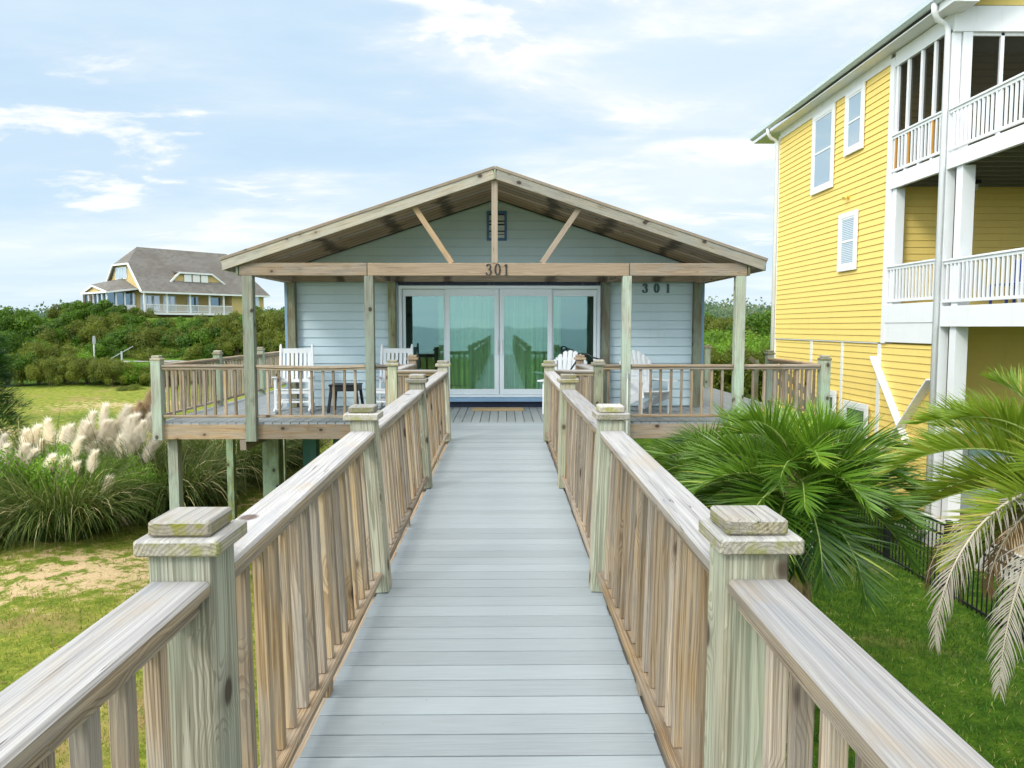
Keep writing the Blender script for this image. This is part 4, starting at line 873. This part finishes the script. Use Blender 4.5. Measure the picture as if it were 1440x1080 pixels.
plp = {1: [(82, 665, 2), (98, 668, 0), (146, 676, 1), (100, 630, 2), (128, 640, 0), (68, 640, 1)],
       0: [(15, 684, 1), (8, 632, 0), (28, 628, 1), (45, 640, 2), (0, 620, 2), (60, 650, 1), (30, 645, 0)],
       5: [(70, 606, 2), (82, 618, 0), (32, 618, 2), (42, 612, 0), (55, 620, 1), (20, 640, 1), (4, 640, 0), (66, 628, 1), (145, 584, 2)],
       3: [(86, 612, 2), (98, 606, 0), (110, 602, 2), (124, 598, 2), (134, 612, 0), (146, 606, 2), (156, 600, 0), (168, 606, 2), (150, 622, 1), (112, 640, 0), (92, 634, 1), (128, 626, 1), (160, 618, 2), (176, 600, 2), (142, 596, 0), (116, 596, 1), (120, 620, 2), (104, 622, 0), (168, 585, 0), (138, 628, 2)],
       2: [(170, 628, 2), (182, 622, 0), (192, 612, 2), (178, 606, 2), (205, 628, 1), (214, 612, 2), (200, 600, 2), (188, 600, 0)],
       4: [(208, 580, 2), (216, 562, 2), (212, 590, 0), (222, 600, 0), (220, 575, 2), (194, 592, 3), (200, 572, 3), (190, 575, 3), (205, 556, 3), (218, 548, 3), (186, 588, 3)]}
for i, ((x, y, rd, h, n), lb) in enumerate(zip(clumps, labs)):
    pl = []
    for (px, py, k) in plp.get(i, ()):
        q = pix(px, py, max(y, 15.6) + random.uniform(-.5, .3)); pl.append((q[0], q[1], q[2] - .38, k, random.uniform(-10, 14)))
    pampas(x, y, rd, h, n, lb, pl)

# ------------------------------------------------------------------ shrubs and trees
def crown(seed, rx, rz, nl, nleaf, size, lob=.42, flat=.0, aspect=.55):
    r = np.random.default_rng(seed); a = r.uniform(0, 2 * math.pi, nl); q = np.sqrt(r.random(nl)) * rx * .78; h = rz * (.10 + .82 * np.sqrt(np.clip(1 - (q / rx) ** 2, 0, 1)) * r.uniform(.45, 1.0, nl))
    C = np.stack([q * np.cos(a), q * np.sin(a), h], 1); rad = lob * rx * r.uniform(.45, 1.0, nl)
    k = r.choice(nl, nleaf, p=rad ** 2 / np.sum(rad ** 2)); n = unit(r.normal(0, 1, (nleaf, 3)) + [0, 0, .35]); rr = rad[k] * (r.random(nleaf) ** .22) * r.uniform(.86, 1.08, nleaf)
    c = C[k] + n * rr[:, None] * np.array([1, 1, .75]); c[:, 2] = np.maximum(c[:, 2], .03)
    c[:, 2] /= np.percentile(c[:, 2], 98.5); c[:, :2] /= np.percentile(np.hypot(c[:, 0], c[:, 1]), 97)
    nn = unit(n + r.normal(0, .55, (nleaf, 3))); v, f, o = leaves(c, nn, size * r.uniform(.6, 1.35, nleaf), aspect)
    lt = r.random(nl); tn = np.clip(.42 * lt[k] + .5 * r.random(nleaf), 0, 1); return v, f, tn[o]
CR = {}
def crownmesh(key, seed, *a, mat='oak', **k):
    v, f, tn = crown(seed, *a, **k); o = nmesh('crown', v, f, tn, mat); CR.setdefault(key, []).append(o.data); bpy.data.objects.remove(o)
for sd in range(3): crownmesh('oak', 20 + sd, 1.0, 1.0, 30, 11000, .070, lob=.34, mat='oak')
for sd in range(3): crownmesh('myrtle', 30 + sd, 1.0, .85, 44, 10500, .058, lob=.26, mat='myrtle')
for sd in range(3): crownmesh('bright', 40 + sd, 1.0, .8, 55, 9000, .060, lob=.32, mat='bright')
def bush(kind, x, y, w, h, lab, group, name='shrub', cat='shrub', lift=0.0, zg=None):
    z = float(gz(x, y)) if zg is None else zg; t = thing(name, (x, y, z - .05), lab, cat, group)
    o = bpy.data.objects.new('crown', random.choice(CR[kind])); link(o, t); o.scale = (w / 2, w / 2, (h - lift) * 1.08); o.rotation_euler = (0, 0, random.uniform(0, 6.28)); o.location = (0, 0, lift - .13 * h)
    m = MB()
    for k in range(3):
        a = random.uniform(0, 6.28); b = w * .22; m.tube([(x, y, z - .1), (x + b * .4 * math.cos(a), y + b * .4 * math.sin(a), z + h * .35), (x + b * math.cos(a), y + b * math.sin(a), z + h * .7)], [.09 * h / 3, .06 * h / 3, .02], 6)
    m.build('trunk', 'bark', t); return t
random.seed(21)
def pbush(kind, px, ptop, y, w, lab, group, **k):
    x, _, zt = pix(px, ptop + (4 if y < 80 else -1), y); z = float(gz(x, y)); h = max(.9, zt - z + .15, .62 * w); return bush(kind, x, y, w, h, lab, group, zg=min(z, zt + .1 - h), **k)
# front hedge row across the far side of the lawn
for px, pt, y, w, kd in ((52, 478, 56, 3.6, 'myrtle'), (70, 500, 54, 3.4, 'myrtle'), (88, 494, 56, 3.6, 'myrtle'), (104, 505, 54, 3.0, 'myrtle'), (122, 502, 55, 3.0, 'myrtle'), (140, 500, 56, 3.2, 'myrtle'), (156, 504, 54, 3.2, 'myrtle'), (172, 508, 55, 3.0, 'myrtle'), (188, 506, 55, 2.8, 'bright'), (204, 506, 56, 3.2, 'bright'), (218, 512, 55, 3.0, 'myrtle'), (30, 492, 55, 3.6, 'oak'), (10, 500, 55, 3.6, 'myrtle'), (236, 510, 56, 3, 'myrtle'), (254, 512, 57, 3, 'oak'), (276, 510, 57, 3.2, 'myrtle'), (300, 508, 57, 3, 'bright')):
    pbush(kd, px, pt, y, w, 'olive green wax myrtle in the low hedge at the far side of the lawn' if kd == 'myrtle' else 'fresh green shrub in the low hedge at the far side of the lawn' if kd == 'bright' else 'dark green shrub in the low hedge at the far side of the lawn', 'low hedge shrubs beyond the lawn: ' + kd)
pbush('myrtle', 186, 538, 50.5, 2.2, 'small brownish green bush at the edge of the lawn nearest the pampas plumes', None)
# middle row in front of the road
for px, pt, y, w, kd in ((20, 466, 66, 5, 'oak'), (48, 482, 68, 5, 'myrtle'), (76, 482, 70, 5, 'myrtle'), (96, 488, 70, 4.6, 'bright'), (112, 497, 72, 4, 'myrtle'), (146, 500, 73, 3.4, 'myrtle'), (0, 474, 66, 5, 'myrtle'), (-14, 460, 66, 5, 'oak')):
    pbush(kd, px, pt, y, w, {'oak': 'dark green rounded tree behind the hedge at the left', 'myrtle': 'olive shrub between the hedge and the road', 'bright': 'bright green shrub between the hedge and the road'}[kd], 'shrubs in front of the road: ' + kd)
# slope below the far house
rows = [(86, (150, 172, 194, 216, 240, 262, 286, 310, 334, 358, 382, 404), (478, 488, 492, 490, 494, 490, 486, 480, 470, 470, 466, 466), 5.0, 3), (89.5, (6, 30, 54, 80, 104, 128, 150, 174, 198, 220, 246, 270, 294, 318, 344, 370, 394, 410), (436, 440, 452, 462, 460, 450, 458, 462, 466, 462, 464, 462, 456, 452, 446, 442, 440, 440), 6.2, 2),
        (93, (-10, 16, 40, 62, 84, 112, 136, 158, 180, 204, 228, 250, 274, 298, 322, 350, 378, 402), (440, 446, 444, 450, 452, 440, 448, 442, 444, 448, 451, 450, 451, 444, 448, 438, 434, 436), 6.4, 1),
        (96.5, (96, 112, 130, 148, 170, 196), (428, 426, 424, 430, 432, 436), 5.5, 0)]
for y, pxs, pts, w, k in rows:
    for px, pt in zip(pxs, pts):
        kd = 'oak' if (int(px * 7 + y) % 10 in (0, 1, 2, 3, 6, 7) and px < 345) or px > 330 and int(px) % 3 == 0 or px < 35 else 'myrtle'
        if px > 340 and kd == 'oak' and px % 2: kd = 'bright'
        where = ['on the crest left of the far house', 'just under the far house', 'halfway up the dune below the far house', 'at the foot of the dune behind the road'][k]
        pbush(kd, px, pt, y + random.uniform(-.8, .8), w * random.uniform(.85, 1.15), {'oak': 'dark green rounded live oak ', 'myrtle': 'yellowish olive shrub ', 'bright': 'bright green shrub '}[kd] + where, {'oak': 'dark oaks ', 'myrtle': 'olive shrubs ', 'bright': 'bright shrubs '}[kd] + where)
# right gap between the beach house and the yellow house
for px, pt, y, w, kd in ((992, 468, 34, 4.4, 'bright'), (1012, 466, 36, 4.6, 'bright'), (1034, 466, 33, 4.4, 'bright'), (1052, 472, 35, 4.6, 'bright'), (1070, 474, 34, 4.4, 'bright'), (1090, 470, 36, 4.4, 'bright'), (974, 466, 35, 4.4, 'bright'), (1000, 484, 29, 3.4, 'bright'), (1024, 486, 28, 3.4, 'myrtle'), (1046, 486, 29, 3.4, 'bright'), (1070, 490, 28, 3.4, 'myrtle'), (1092, 486, 29, 3.4, 'bright')):
    pbush(kd, px, pt, y, w, {'bright': 'bright green shrub seen between the beach house and the yellow house', 'myrtle': 'olive shrub low behind the right deck railing'}[kd], 'shrubs between the two houses: ' + kd)
for px, pt, y, w, kd in ((1080, 438, 60, 6, 'oak'), (1096, 436, 62, 6, 'oak'), (996, 440, 70, 7, 'oak'), (1012, 446, 62, 5, 'myrtle'), (1030, 444, 66, 6, 'myrtle'), (1050, 454, 60, 5, 'myrtle'), (980, 442, 68, 6, 'myrtle')):
    pbush(kd, px, pt, y, w, {'oak': 'tall dark oak behind the bright shrubs in the gap between the houses', 'myrtle': 'olive tree behind the bright shrubs in the gap between the houses', 'bright': 'fresh green tree behind the bright shrubs in the gap between the houses'}[kd], 'trees behind the gap between the two houses: ' + kd, name='tree', cat='tree')
# bright leafy shrubs behind the pampas
for x, y, w, h, lb in ((-10.7, 15.0, 2.1, 1.75, 'bright leafy shrub at the left edge under the pampas plumes'), (-9.3, 15.7, 1.7, 1.7, 'bright leafy shrub between the two largest pampas clumps'), (-8.2, 16.0, 1.6, 1.5, 'bright leafy shrub below the thickest pampas plumes')): bush('bright', x, y, w, h, lb, None)
bush('bright', -9.3, 9.2, 1.6, .35, 'low green weed patch beside the lawn at the left edge', None)
# juniper at the left edge
jx, jy = -17.4, 25.0; jz = float(gz(jx, jy)); t = thing('juniper_tree', (jx, jy, jz), 'dark green feathery juniper at the left edge of the lawn', 'tree')
N = 15000; hh = rng.random(N) ** .8; ang = rng.uniform(0, 2 * math.pi, N); br = np.floor(hh * 16); az = br * 2.4 + rng.normal(0, .5, N); prof = 1.75 * (1 - hh) ** .55 * (.75 + .25 * np.sin(br * 3.1))
q = prof * rng.random(N) ** .5; c = np.stack([jx + q * np.cos(ang) + .25 * np.cos(az), jy + q * np.sin(ang), jz + .5 + hh * 4.0 - .35 * q + rng.normal(0, .10, N)], 1)
lum = np.sin(c[:, 0] * 3.2 + 1) * np.sin(c[:, 1] * 2.7) * np.sin(c[:, 2] * 3.6); kk = lum > -.35; c = c[kk]; N = len(c)
dirs = unit(np.stack([np.cos(ang[kk]), np.sin(ang[kk]), rng.uniform(-.1, .9, N)], 1)); v, f, o = blades(c, dirs, rng.uniform(.14, .30, N), np.full(N, .045), np.full(N, .1), 2)
nmesh('crown', v, f, rng.random(N)[o], 'juniper', t); m = MB(); m.tube([(jx, jy, jz - .1), (jx + .1, jy, jz + 2), (jx, jy, jz + 4.2)], [.14, .09, .02]); m.build('trunk', 'bark', t)
# far wooded skyline
def wood_band(name, n, x0, x1, y0, y1, hmin, hmax, size, lab):
    x = rng.uniform(x0, x1, n); y = rng.uniform(y0, y1, n); lump = 1 + .35 * np.sin(x * .11 + 2 * np.sin(x * .037)) + .2 * np.sin(x * .43 + y * .1)
    h = rng.uniform(0, 1, n) ** .9 * (hmin + (hmax - hmin) * rng.random(n) ** 2) * lump; c = np.stack([x, y, gz(x, y) + h], 1)
    v, f, o = leaves(c, unit(randdir(n) + [0, -.6, .5]), size * rng.uniform(.5, 1.4, n), .75); tg = nmesh(name, v, f, np.clip(.5 + .35 * np.sin(x * .13) + rng.normal(0, .2, n), 0, 1)[o], 'farleaf'); return tag(tg, lab, 'wood', None, 'stuff')
wood_band('far_wood', 100000, -330, -95, 185, 330, 4, 6, .85, 'distant wooded skyline left of the far house')
wood_band('far_wood', 90000, 30, 150, 170, 320, 4, 6.5, .8, 'distant wooded hill between the beach house and the yellow house')
wood_band('far_wood', 30000, -75, -15, 150, 200, 3, 5, .7, 'wooded skyline right of the far house behind the porch post')
# dune vegetation behind the viewer, seen in the glass
def dune_stuff():
    n = 30000; x = rng.uniform(-45, 45, n); y = rng.uniform(-58, -13, n); k = np.abs(x) > 1.3; x, y = x[k], y[k]; n = len(x)
    d = np.stack([rng.normal(0, .5, n), rng.normal(0, .5, n), np.ones(n)], 1); v, f, o = blades(np.stack([x, y, gz(x, y)], 1), d, rng.uniform(.4, .95, n), np.full(n, .05), np.full(n, .5), 3)
    tag(nmesh('dune_grass', v, f, rng.random(n)[o], 'myrtle'), 'dune grass on the seaward side of the walkway', 'grass', None, 'stuff')
dune_stuff()

# ------------------------------------------------------------------ far house on the dune
A0 = 50.0; ca, sa = math.cos(R(A0)), math.sin(R(A0)); O = V(-46.7, 98, 3.45)
def fw(u, v, z): return (O.x + u * ca - v * sa, O.y + u * sa + v * ca, O.z + z)
fh = thing('far_house', tuple(O), 'large ochre shingled house with white porches on the dune at the left', 'house')
def fpart(name, mat, parent, *bx):
    m = MB()
    for (u0, u1, v0, v1, z0, z1) in bx:
        m.prism([fw(u0, v0, z0), fw(u1, v0, z0), fw(u1, v1, z0), fw(u0, v1, z0)], (0, 0, z1 - z0))
    return m.build(name, mat, parent)
Lh, Dh, ze, zr = 18.0, 11.2, 2.9, 8.8; rsl = (zr - ze) / (Dh / 2)
fpart('wall', 'farwall', fh, (0, Lh - .3, 2.3, Dh - .4, -1, 2.95), (12.6, Lh - .3, .3, 2.3, -1, 2.9))
zj = 6.4; vj = (zj - ze) / rsl
m = MB(); m.raw([fw(.05, .35, ze), fw(.05, vj, zj), fw(.05, Dh - vj, zj), fw(.05, Dh - .35, ze)], [(0, 1, 2, 3)]); m.build('gable_wall', 'farwall', fh)
def roofpoly(m, pts):
    P = [Vector(fw(*p)) for p in pts]; n = len(P); e = (P[1] - P[0]).normalized(); nr = (P[1] - P[0]).cross(P[2] - P[0]).normalized(); w = nr.cross(e)
    wc = [((p - P[0]).dot(e), (p - P[0]).dot(w), 0) for p in P]
    m.raw([p + V(0, 0, .12) for p in P] + [p - V(0, 0, .12) for p in P], [tuple(range(n)), tuple(range(2 * n - 1, n - 1, -1))] + [(i, n + i, n + (i + 1) % n, (i + 1) % n) for i in range(n)], wc * 2, .5)
m = MB(); a_, b_ = 1.9, Lh - 3.0
roofpoly(m, [(-.35, -.3, ze - .3), (Lh + .4, -.3, ze - .3), (b_, Dh / 2, zr), (a_, Dh / 2, zr), (-.35, vj, zj)])
roofpoly(m, [(Lh + .4, Dh + .3, ze - .3), (-.35, Dh + .3, ze - .3), (-.35, Dh - vj, zj), (a_, Dh / 2, zr), (b_, Dh / 2, zr)])
roofpoly(m, [(-.35, Dh - vj, zj), (-.35, vj, zj), (a_, Dh / 2, zr)]); roofpoly(m, [(Lh + .4, -.3, ze - .3), (Lh + .4, Dh + .3, ze - .3), (b_, Dh / 2, zr)])
roofpoly(m, [(-3.9, 1.5, 2.55), (-.0, 1.5, 2.9), (-.0, 5.8, 4.5), (-3.9, 5.8, 3.5)]); roofpoly(m, [(-3.9, 9.4, 2.55), (-3.9, 5.8, 3.5), (0, 5.8, 4.5), (0, 9.4, 2.9)])
roofpoly(m, [(5.2, 1.0, 5.35), (10.4, 1.0, 5.35), (10.4, 2.9, 5.7), (5.2, 2.9, 5.7)])
m.build('roof', 'shingle', fh)
m = MB(); m.raw([fw(4.1, 1.25, 4.0), fw(12.1, 1.25, 4.0), fw(10.0, 1.25, 5.4), fw(5.5, 1.25, 5.4)], [(0, 1, 2, 3)]); m.raw([fw(4.1, 1.25, 4.1), fw(5.5, 1.25, 5.4), fw(5.5, 2.5, 5.35)], [(0, 1, 2)]); dm = m.build('dormer', 'farwall', fh)
for u in (6.1, 7.3, 8.5): fpart('shutter', 'white', dm, (u, u + 1.0, 1.05, 1.14, 4.25, 5.28))
def fbar(nm, mat, par, p, q, w, h):
    m = MB(); m.bar(fw(*p), fw(*q), w, h); return m.build(nm, mat, par)
for p, q in (((4.0, 1.15, 3.95), (5.4, 1.0, 5.42)), ((5.4, 1.0, 5.42), (10.1, 1.0, 5.42)), ((10.1, 1.0, 5.42), (12.3, 1.15, 3.95)), ((-.42, -.3, ze - .3), (-.42, vj, zj)), ((-.42, vj, zj), (-.42, Dh - vj, zj)), ((-.42, Dh - vj, zj), (-.42, Dh + .3, ze - .3)), ((-.4, -.35, ze - .32), (Lh + .4, -.35, ze - .32)), ((-3.95, 1.5, 2.5), (-3.95, 9.4, 2.5)), ((-3.92, 1.45, 2.5), (-3.92, 5.8, 3.42)), ((-3.92, 5.8, 3.42), (-3.92, 9.4, 2.5)), ((-3.9, 1.45, 2.5), (0, 1.45, 3.05))): fbar('trim_board', 'white', fh, p, q, .16, .22)
gw = fpart('gable_window', 'white', fh, (-.05, .02, 4.6, 8.0, 4.5, 6.1))
for k in range(4): fpart('pane', 'win', gw, (-.10, -.06, 4.75 + k * .82, 5.40 + k * .82, 4.65, 5.95))
m = MB(); m.raw([fw(-3.7, 2.0, 2.4), fw(-3.7, 9.2, 2.4), fw(-3.7, 5.8, 3.35)], [(0, 1, 2)]); m.build('porch_gable', 'farwall', fh)
fpart('porch_floor', 'white', fh, (0, 12.6, 0, 2.3, -.3, 0), (-3.7, 0, 1.9, 9.3, -.3, 0)); fpart('pier', 'concrete', fh, (.2, Lh - .5, .4, Dh - .5, -3, -1))
for u in (.15, 3.1, 6.3, 9.1, 11.2): fpart('porch_post', 'white', fh, (u - .1, u + .1, .0, .2, 0, 2.75))
fr = fpart('porch_railing', 'white', fh, (.2, 12.5, .06, .12, .95, 1.05), (.2, 12.5, .06, .12, .1, .18)); m = MB()
for k in range(82): u = .3 + k * .15; m.prism([fw(u, .07, .18), fw(u + .05, .07, .18), fw(u + .05, .11, .18), fw(u, .11, .18)], (0, 0, .77))
m.build('railing_slats', 'white', fr)
for u0, u1, z0 in ((.6, 3.2, .15), (3.6, 5.4, .15), (7.0, 8.6, 0), (10.3, 12.0, .9)):
    w_ = fpart('window', 'white', fh, (u0, u1, 2.2, 2.28, z0, 2.35)); nn = 3 if u1 - u0 > 2 else 2 if u1 - u0 > 1.7 else 1
    for k in range(nn): s0 = u0 + .12 + k * (u1 - u0 - .1) / nn; fpart('pane', 'win' if nn > 1 else 'windark', w_, (s0, s0 + (u1 - u0 - .1) / nn - .14, 2.14, 2.18, z0 + .12, 2.22))
w_ = fpart('window', 'white', fh, (15.3, 16.9, .2, .28, .9, 2.6)); fpart('pane', 'win', w_, (15.5, 16.7, .14, .19, 1.05, 2.45))
for u in (-3.7, -2.6, -1.5, -.4):
    fpart('porch_post', 'white', fh, (u - .09, u + .09, 1.9, 2.08, 0, 2.55))
for v in (3.3, 4.7, 6.1, 7.5, 9.1): fpart('porch_post', 'white', fh, (-3.79, -3.61, v - .09, v + .09, 0, 2.5))
fpart('screen_pane', 'windark', fh, (-3.6, -.1, 2.1, 2.16, .95, 2.5), (-3.58, -3.52, 2.2, 9.2, .95, 2.5)); fpart('porch_panel', 'white', fh, (-3.6, -.1, 2.0, 2.09, 0, .95), (-3.68, -3.6, 2.2, 9.2, 0, .95))

# small things along the road
def pixz(px, py, y): return pix(px, py, y)
x, y, z = pix(131.5, 473, 75); zg = float(gz(x, y)); t = thing('road_sign', (x, y, zg), 'road sign seen edge on, on a pale pole among the shrubs by the road', 'sign')
m = MB(); m.box(x - .05, x + .05, y - .05, y + .05, zg - .1, z); m.build('pole', 'concrete', t); m = MB(); m.prism([(x - .07, y - .08, z - .75), (x + .12, y + .12, z - .75), (x + .14, y + .14, z - .4), (x + .10, y + .1, z + .05), (x - .05, y - .06, z + .05), (x - .1, y - .1, z - .4)], (.02, -.05, 0)); m.build('sign_plate', 'signgrey', t)
t = thing('guard_fence', (-40, 74, -2.2), 'low pale post and rail fence beside the road', 'fence'); pr = None
for px, py in ((171, 494), (157, 503)):
    x, y, z = pix(px, py, 75.5); zg = float(gz(x, y)); m = MB(); m.box(x - .07, x + .07, y - .07, y + .07, zg - .1, z); m.build('post', 'signgrey', t)
a = V(*pix(158, 503, 75.5)); b = V(*pix(187, 487, 76)); m = MB(); m.bar(a, b, .04, .07); m.build('rail', 'signgrey', t)
for px in (118.5, 128):
    x, y, z = pix(px, 415, 97); m = MB(); zg = float(gz(x, y)); m.box(x - .12, x + .12, y - .12, y + .12, zg, z + .1); tag(m.build('wooden_post', 'bark'), 'weathered post standing on the crest left of the far house' if px < 120 else 'weathered post standing closest to the far house screened porch', 'post')

# ------------------------------------------------------------------ world, sun, camera
W = bpy.data.worlds.new('World'); S.world = W; W.use_nodes = True; nt = W.node_tree; nt.nodes.clear()
s = NT.__new__(NT); s.t = nt; s.m = W
SE, SR = 36.0, -138.0      # sun over the sea, behind and to the left of the viewer
sky = s.n('ShaderNodeTexSky', sky_type='NISHITA'); sky.sun_disc = False; sky.sun_elevation = R(SE); sky.sun_rotation = R(SR); sky.air_density = 1.0; sky.dust_density = 1.2; sky.ozone_density = 1.2
tc = s.n('ShaderNodeTexCoord').outputs['Generated']; sx = s.n('ShaderNodeSeparateXYZ'); s.l(tc, sx.inputs[0])
zz = s.math('ADD', s.math('MAXIMUM', sx.outputs[2], 0.0), .16); cx = s.math('DIVIDE', sx.outputs[0], zz); cy = s.math('DIVIDE', sx.outputs[1], zz)
cb = s.n('ShaderNodeCombineXYZ'); s.l(cx, cb.inputs[0]); s.l(cy, cb.inputs[1])
n1 = s.noise(s.mapv(cb.outputs[0], (.55, .95, 1), (3.3, 1.4, 0)), 1.0, 9, .56, .25)
n2 = s.noise(s.mapv(cb.outputs[0], (1.7, 2.6, 1), (7.7, 5.1, 0)), 1.0, 8, .6, .3)
n3 = s.noise(s.mapv(cb.outputs[0], (.8, 1.9, 1), (1.7, 9.1, 0)), 1.0, 6, .55, .2)
veil = s.ramp(n1, .36, .60, .30, .90); puff = s.math('MULTIPLY', s.ramp(n2, .44, .62), s.ramp(n3, .42, .54)); low = s.ramp(sx.outputs[2], 0, .26, .78, 0)
cov = s.math('MAXIMUM', s.math('MAXIMUM', veil, low), s.math('MULTIPLY', puff, .97)); high = s.ramp(sx.outputs[2], .42, .7); cov = s.math('MAXIMUM', cov, high)
ccol = s.mix(s.ramp(n3, .36, .62), (6.9, 8.3, 9.4), (8.3, 9.1, 9.5)); ccol = s.mix(puff, ccol, (10.5, 10.4, 10.0)); ccol = s.mix(low, ccol, (8.0, 9.2, 9.8)); ccol = s.mix(s.math('MULTIPLY', high, .9), ccol, (9.3, 9.2, 8.9))
hs = s.n('ShaderNodeMix', data_type='RGBA', blend_type='MULTIPLY', _0=1.0); s.l(sky.outputs[0], hs.inputs[6]); hs.inputs[7].default_value = (1.3, 1.3, 1.3, 1)
blu = s.mix(.82, hs.outputs[2], (5.2, 7.4, 9.6)); full = s.mix(cov, blu, ccol)
up = s.ramp(sx.outputs[2], .42, .95, 1.02, 1.55)
dt = s.n('ShaderNodeVectorMath', operation='DOT_PRODUCT'); s.l(tc, dt.inputs[0]); dt.inputs[1].default_value = (math.sin(R(SR)) * .8, math.cos(R(SR)) * .8, .6)
up = s.math('MULTIPLY', up, s.ramp(dt.outputs['Value'], .15, 1.0, 1.0, 2.6)); vm = s.n('ShaderNodeVectorMath', operation='SCALE'); s.l(full, vm.inputs[0]); s.l(up, vm.inputs['Scale']); full = vm.outputs[0]
bg = s.n('ShaderNodeBackground'); s.l(full, bg.inputs[0]); bg.inputs[1].default_value = .1
wo = s.n('ShaderNodeOutputWorld'); s.l(bg.outputs[0], wo.inputs[0])
sl = bpy.data.lights.new('sun', 'SUN'); sl.energy = 1.5; sl.angle = R(12); sl.color = (1, .965, .90); so = bpy.data.objects.new('sun', sl); COL.objects.link(so)
az = R(SR); sd = V(math.sin(az) * math.cos(R(SE)), math.cos(az) * math.cos(R(SE)), math.sin(R(SE))); so.rotation_euler = (-sd).to_track_quat('-Z', 'Y').to_euler()
cam = bpy.data.cameras.new('camera'); cam.sensor_width = 36; cam.lens = 36 * 1050 / 1440; cam.clip_end = 12000; cam.clip_start = .05
co = bpy.data.objects.new('camera', cam); COL.objects.link(co); co.location = (0, 0, 1.51); co.rotation_euler = (R(90 - 4.36), 0, R(-.655)); S.camera = co
S.view_settings.view_transform = 'Standard'; S.view_settings.look = 'None'; S.view_settings.gamma = 1; S.view_settings.exposure = .08
S.cycles.transparent_max_bounces = 12; S.cycles.max_bounces = 6
